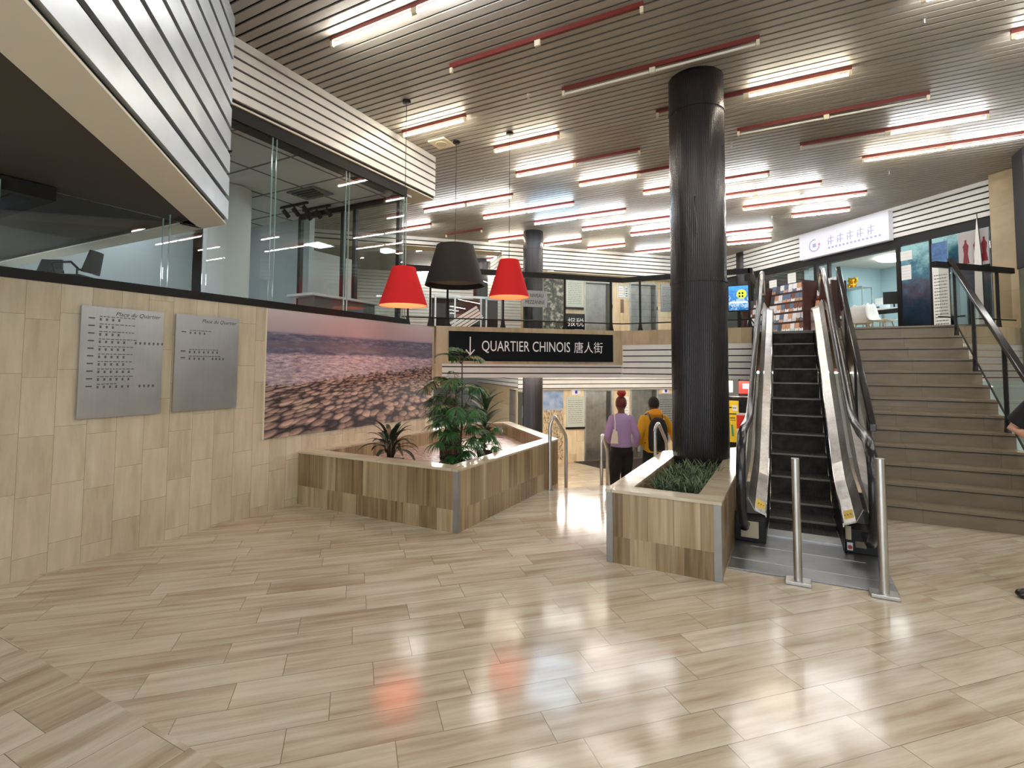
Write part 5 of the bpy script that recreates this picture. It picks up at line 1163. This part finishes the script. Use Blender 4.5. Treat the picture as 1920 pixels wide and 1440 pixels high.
t = thing('ceiling_lamp', 'added flat lamp under the bulkhead, out of view, brightening the glazed room', 'ceiling light', (-7.9, 1.0, 2.8)); MB().box(-8.3, -7.5, .3, 1.5, 2.80, 2.83).build('diffuser', plain('added_room_glow', (.9, .95, 1), .5, emit=16, ecol=(.85, .93, 1)), t)  # unseen lamp added to brighten the left end of the room
t = thing('column', 'pale painted round column inside the glazed room', 'column', (-6.85, 4.42, H_MEZ)); MB().lathe([(.29, H_MEZ), (.29, 3.96)], 48, (-6.85, 4.42, 0)).build('shaft', M_offwhite, t)
# black light track slung under the bulkhead
t = thing('ceiling_duct', 'black rectangular frame hanging under the dark bulkhead recess at far left', 'duct', (-4.9, 1.45, 2.7))
f_ = frameT(-5.05, 1.36, 2.72, math.radians(0)); MB(f_).box(-.9, .24, .30, .40, 0, .10).box(.14, .24, -1.2, .30, 0, .10).box(-.9, .14, -.1, .0, .0, .06).build('frame', M_void, t)

# ================================================================ PEOPLE
SK = leaf_mat('brown_skin', (86, 52, 36), (112, 70, 50), .5); SK2 = leaf_mat('light_skin', (196, 140, 116), (220, 168, 142), .45)
def hand(mb, w, dr, side, up=(0, 0, 1), curl=.6, sc=1.0):
    """palm, four bent fingers and a thumb at wrist w pointing along dr; 'side' = direction of the thumb"""
    w = Vector(w); d = Vector(dr).normalized(); s = Vector(side); s = (s-d*s.dot(d)).normalized(); n = d.cross(s)
    mb.tube([w-d*.02, w+d*.02, w+d*.055, w+d*.088], [.024*sc, .034*sc, .040*sc, .036*sc], 12, r2=[.018*sc, .016*sc, .015*sc, .012*sc], ref=s)
    for k, (o_, L) in enumerate(((.028, .072), (.010, .08), (-.009, .075), (-.027, .06))):
        p = w+d*.082+s*o_*sc; pts = [p]; a = .15
        for q in range(3): dd = d*math.cos(a)+n*math.sin(a); p = p+dd*L*sc*(.45, .32, .23)[q]; pts.append(p); a += curl
        mb.tube(pts, [.0092*sc, .0088*sc, .008*sc, .0062*sc], 8)
    p = w+d*.02+s*.03*sc; mb.tube([p, p+(s*.6+d*.7)*.035*sc, p+(s*.45+d*.9)*.035*sc+(s*.1+d*.9+n*.4)*.03*sc], [.012*sc, .0105*sc, .008*sc], 8)
def human(name_label, loc, heading, H, pose, sex='f', skin=None):
    """local frame: x to the person's right, y forward, z up"""
    k = H/1.70; t = thing('person', name_label, 'person', loc, heading-math.pi/2)
    M = frameT(loc[0], loc[1], loc[2], heading-math.pi/2, k); b = MB(M); R = Vector((1, 0, 0)); hw = .15 if sex == 'f' else .155; sw = .155 if sex == 'f' else .18
    b.tube([(0, 0, z) for z in (.86, .92, 1.0, 1.08, 1.18, 1.30, 1.38, 1.43, 1.46)], [hw*.85, hw, hw*.95, hw*.80, hw*.85, hw*.98, sw*.9, sw*.6, .06], 20, r2=[.10, .12, .115, .10, .105, .115, .10, .08, .055], ref=R)
    hy = pose.get('lean', 0)
    b.tube([(0, -.005, 1.42), (0, .005, 1.50), (0, .012, 1.54)], [.058, .053, .055], 14)
    hc = Vector((0, .02, 1.60)); b.sphere(hc, .098, 22, 16, (.80, .98, 1.16)); b.tube([(0, .055, 1.58), (0, .075, 1.535), (0, .09, 1.515)], [.06, .045, .025], 12)
    b.tube([(0, .108, 1.615), (0, .128, 1.585), (0, .112, 1.575)], [.010, .016, .012], 8)
    for s in (1, -1): b.sphere((s*.080, .012, 1.595), .026, 10, 8, (.35, .7, 1.15))
    for sd in ('L', 'R'):
        s = -1 if sd == 'L' else 1; hip = Vector((s*.085, 0, .90)); kn, an = Vector(pose['kn'+sd]), Vector(pose['an'+sd])
        b.tube([hip, hip.lerp(kn, .5), kn, kn.lerp(an, .35), an], [.088, .075, .055, .056, .038], 14)
        sh = Vector((s*sw, 0, 1.385)); el, wr = Vector(pose['el'+sd]), Vector(pose['wr'+sd])
        b.sphere(sh-Vector((s*.012, 0, .01)), .055, 12, 8); b.tube([sh, sh.lerp(el, .5), el, el.lerp(wr, .35), wr], [.048, .044, .036, .037, .026], 12)
        hand(b, wr, wr-el if pose.get('hd'+sd) is None else pose['hd'+sd], pose.get('th'+sd, (-s*.3, 1, .3)), sc=.95)
        # foot inside shoe
        f_ = pose.get('ft'+sd, (s*.12, 1, 0)); d = Vector(f_).normalized(); 
        b.tube([an, an+Vector((0, 0, -.05))], [.036, .034], 10)
        sm = MB(M); a0 = an+Vector((0, 0, -.055)); ref = Vector((-d.y, d.x, 0))
        sm.tube([a0-d*.07, a0-d*.04, a0+d*.03, a0+d*.11, a0+d*.16, a0+d*.18], [.022, .038, .040, .046, .038, .02], 14, r2=[.03, .045, .045, .032, .026, .012], ref=ref)
        sm.build('shoe', pose.get('shoe', M_rubber), t, remesh=.007*k, smooth=3)
    b.build('body', skin or SK, t, remesh=.0085*k, smooth=2)
    e = MB(M)
    for s in (1, -1): e.sphere((s*.032, .098, 1.612), .011, 10, 8)
    e.build('eyes', M_rubber, t); MB(M).tube([(-.024, .108, 1.548), (0, .118, 1.546), (.024, .108, 1.548)], [.003, .006, .003], 6).build('mouth', plain('lip', s2l(120, 60, 56), .5), t)
    return t, M, k, sw, hw
def top_(t, M, k, sw, hw, pose, mat, name, sleeve=1.0, loose=.018, hem=.90, vox=.009, hemr=None):
    b = MB(M); l = loose; R = Vector((1, 0, 0))
    zs = (hem, hem+.05, 1.02, 1.10, 1.20, 1.30, 1.38, 1.43, 1.465); hr = hemr or (hw+l)
    b.tube([(0, 0, z) for z in zs], [hr, hr+.012, hw+l, hw*.92+l, hw*.98+l, hw*1.03+l, sw*.93+l, sw*.62+l, .068+l*.4], 24, r2=[.125+l]*2+[.125+l, .12+l, .125+l, .13+l, .112+l, .088+l, .064+l*.4], ref=R)
    for sd in ('L', 'R'):
        s = -1 if sd == 'L' else 1; sh = Vector((s*(sw-.012), 0, 1.375)); el, wr = Vector(pose['el'+sd]), Vector(pose['wr'+sd]); b.sphere(sh, .062+l*.6, 12, 8)
        if sleeve > .7: b.tube([sh, sh.lerp(el, .5), el, el.lerp(wr, .5), el.lerp(wr, .86), el.lerp(wr, .95)], [.058+l, .056+l, .05+l, .045+l, .040+l, .033+l*.3], 14)
        else: b.tube([sh, sh.lerp(el, .5), sh.lerp(el, .88)], [.056+l, .056+l, .054+l], 14)
    return b.build(name, mat, t, remesh=vox*k, smooth=4)
def trousers(t, M, k, hw, pose, mat, wide=1.0, name='trousers'):
    b = MB(M); R = Vector((1, 0, 0))
    b.tube([(0, 0, z) for z in (.82, .88, .94, 1.0, 1.03)], [hw*.95, hw+.018, hw+.02, hw*.98, hw*.93], 20, r2=[.11, .135, .135, .12, .115], ref=R)
    for sd in ('L', 'R'):
        s = -1 if sd == 'L' else 1; hip = Vector((s*.082, 0, .88)); kn, an = Vector(pose['kn'+sd]), Vector(pose['an'+sd])
        b.tube([hip, hip.lerp(kn, .5), kn, kn.lerp(an, .5), an+Vector((0, 0, -.01))], [.10, .092*wide, .075*wide, .07*wide, .062*wide], 16)
    return b.build(name, mat, t, remesh=.009*k, smooth=4)
def cloth(name, c, rough=.85): return fabric(name, s2l(*c))
hd = math.radians(122)
# person in lilac
pose = dict(knL=(-.095, .05, .50), anL=(-.10, .0, .075), knR=(.10, .10, .54), anR=(.10, .14, .13), elL=(-.225, -.03, 1.12), wrL=(-.14, .15, 1.00), elR=(.235, -.02, 1.12), wrR=(.27, .12, .93))
t, M, k, sw, hw = human('person in lilac sweatshirt with red hair bun walking down, seen from behind', (-2.235, 7.74, -.62), hd, 1.66, pose)
top_(t, M, k, sw, hw, pose, cloth('lilac_fleece', (172, 142, 186)), 'sweatshirt', hem=.93, loose=.006)
trousers(t, M, k, hw, pose, cloth('black_trouser_cloth', (18, 16, 18)), wide=1.12)
b = MB(M); b.sphere((0, .008, 1.625), .104, 20, 14, (.84, .95, 1.06)); b.build('hair', leaf_mat('dark_red_braids', (56, 14, 14), (110, 26, 22), .6), t, remesh=.008, smooth=2)
b = MB(M); b.sphere((0, -.02, 1.765), .062, 16, 12, (1.05, 1, .85))
for q in range(14): a = q*.449; b.tube([(.035*math.cos(a), -.02+.035*math.sin(a), 1.75), (.064*math.cos(a), -.02+.064*math.sin(a), 1.775), (.05*math.cos(a+.5), -.02+.05*math.sin(a+.5), 1.81)], .013, 7)
b.build('hair_bun', leaf_mat('bright_red_bun', (120, 18, 22), (176, 34, 38), .6), t, remesh=.007, smooth=1)
bg = M @ Vector((-.15, -.13, 1.05)); t2 = thing('shoulder_bag', 'small cream shoulder bag hanging on the back left of the person in lilac', 'bag', tuple(bg))
MB(M).add([(-.21, -.17, 1.02), (-.10, -.19, 1.02), (-.11, -.19, 1.20), (-.17, -.18, 1.24), (-.21, -.13, 1.02), (-.10, -.15, 1.02), (-.11, -.155, 1.20), (-.17, -.15, 1.24)], [(0, 1, 2, 3), (7, 6, 5, 4), (0, 4, 5, 1), (1, 5, 6, 2), (2, 6, 7, 3), (3, 7, 4, 0)]).build('pouch', plain('cream_leather', s2l(228, 216, 196), .45), t2, bev=.008)
MB(M).tube([(-.145, -.165, 1.22), (-.135, -.135, 1.34), (-.125, -.05, 1.475), (-.12, .06, 1.44), (-.13, .13, 1.32), (-.15, .15, 1.2)], .009, 8, r2=.004).build('strap', plain('cream_leather', s2l(228, 216, 196), .45), t2)
cp = M @ Vector((.33, .17, .90)); t2 = thing('paper_cup', 'small white paper cup held in the right hand of the person in lilac', 'cup', tuple(cp)); MB(frameT(cp.x, cp.y, cp.z-.05)).lathe([(.026, 0), (.036, .10), (.034, .10), (.001, .09)], 20).build('cup', M_paper, t2)
# person in yellow
pose = dict(knL=(-.10, .06, .50), anL=(-.11, .06, .085), knR=(.10, .08, .52), anR=(.11, .0, .09), elL=(-.235, .0, 1.12), wrL=(-.235, .10, .90), elR=(.31, .02, 1.15), wrR=(.41, .12, .93))
t, M, k, sw, hw = human('person in yellow hooded jacket with black backpack walking down, seen from behind', (-1.83, 8.12, -.62), hd-.05, 1.64, pose, 'm')
top_(t, M, k, sw, hw, pose, cloth('yellow_jacket_cloth', (216, 160, 30)), 'jacket', hem=.86, loose=.014)
trousers(t, M, k, hw, pose, cloth('black_denim', (20, 20, 26)), wide=1.05)
b = MB(M); b.tube([(0, -.05, 1.43), (0, -.09, 1.48), (0, -.075, 1.54)], [.13, .115, .07], 18, r2=[.08, .07, .045], ref=(1, 0, 0)); b.tube([(.10*math.sin(a), -.01-.085*math.cos(a), 1.475+.02*math.cos(a)) for a in [i*.4-2.6 for i in range(14)]], .034, 10); b.build('hood', cloth('yellow_jacket_cloth2', (224, 150, 34)), t, remesh=.009, smooth=4)
MB(M).sphere((0, .01, 1.63), .106, 20, 14, (.84, .96, 1.03)).build('hair', plain('black_short_hair', s2l(30, 22, 22), .8), t, remesh=.008, smooth=2)
bp = M @ Vector((0, -.2, 1.0)); t2 = thing('backpack', 'black backpack worn by the person in the yellow jacket', 'bag', tuple(bp))
b = MB(M); b.tube([(0, -.205, z) for z in (.90, .94, 1.1, 1.28, 1.38, 1.42)], [.12, .15, .155, .145, .11, .05], 20, r2=[.06, .085, .09, .08, .06, .03], ref=(1, 0, 0)); b.build('main_compartment', M_blksh, t2, remesh=.01, smooth=2)
MB(M).tube([(0, -.285, z) for z in (.94, 1.0, 1.12, 1.18)], [.08, .105, .105, .08], 16, r2=[.02, .035, .035, .02], ref=(1, 0, 0)).build('front_pocket', M_rail, t2)
for s in (1, -1): MB(M).tube([(s*.10, -.16, 1.38), (s*.115, -.07, 1.475), (s*.125, .06, 1.45), (s*.135, .145, 1.32), (s*.15, .12, 1.12), (s*.155, -.05, 1.0)], .02, 8, r2=.008).build('shoulder_strap', M_rail, t2)
# person at the right picture edge: only elbow and shoe tip are in view
pose = dict(knL=(-.12, .03, .50), anL=(-.13, .0, .085), knR=(.20, .06, .50), anR=(.25, .05, .085), elL=(-.30, -.04, 1.12), wrL=(-.12, .20, 1.05), elR=(.375, -.02, 1.10), wrR=(.15, .19, 1.02), ftR=(.72, .7, 0))
t, M, k, sw, hw = human('person in a black T-shirt at the right picture edge, bent elbow and shoe in view', (1.715, 4.68, 0), math.atan2(-4.68, -1.715), 1.68, pose, 'm', SK2)
top_(t, M, k, sw, hw, pose, cloth('black_tshirt_cloth', (14, 14, 16)), 'tshirt', sleeve=.5, hem=.86, loose=.02)
trousers(t, M, k, hw, pose, cloth('dark_trouser_cloth', (26, 26, 30)))
MB(M).sphere((0, -.005, 1.635), .107, 20, 14, (.84, .93, 1.03)).build('hair', plain('dark_brown_hair', s2l(40, 30, 26), .7), t, remesh=.008, smooth=2)

for o in bpy.data.objects:
    if '_m_inv' in o: del o['_m_inv']
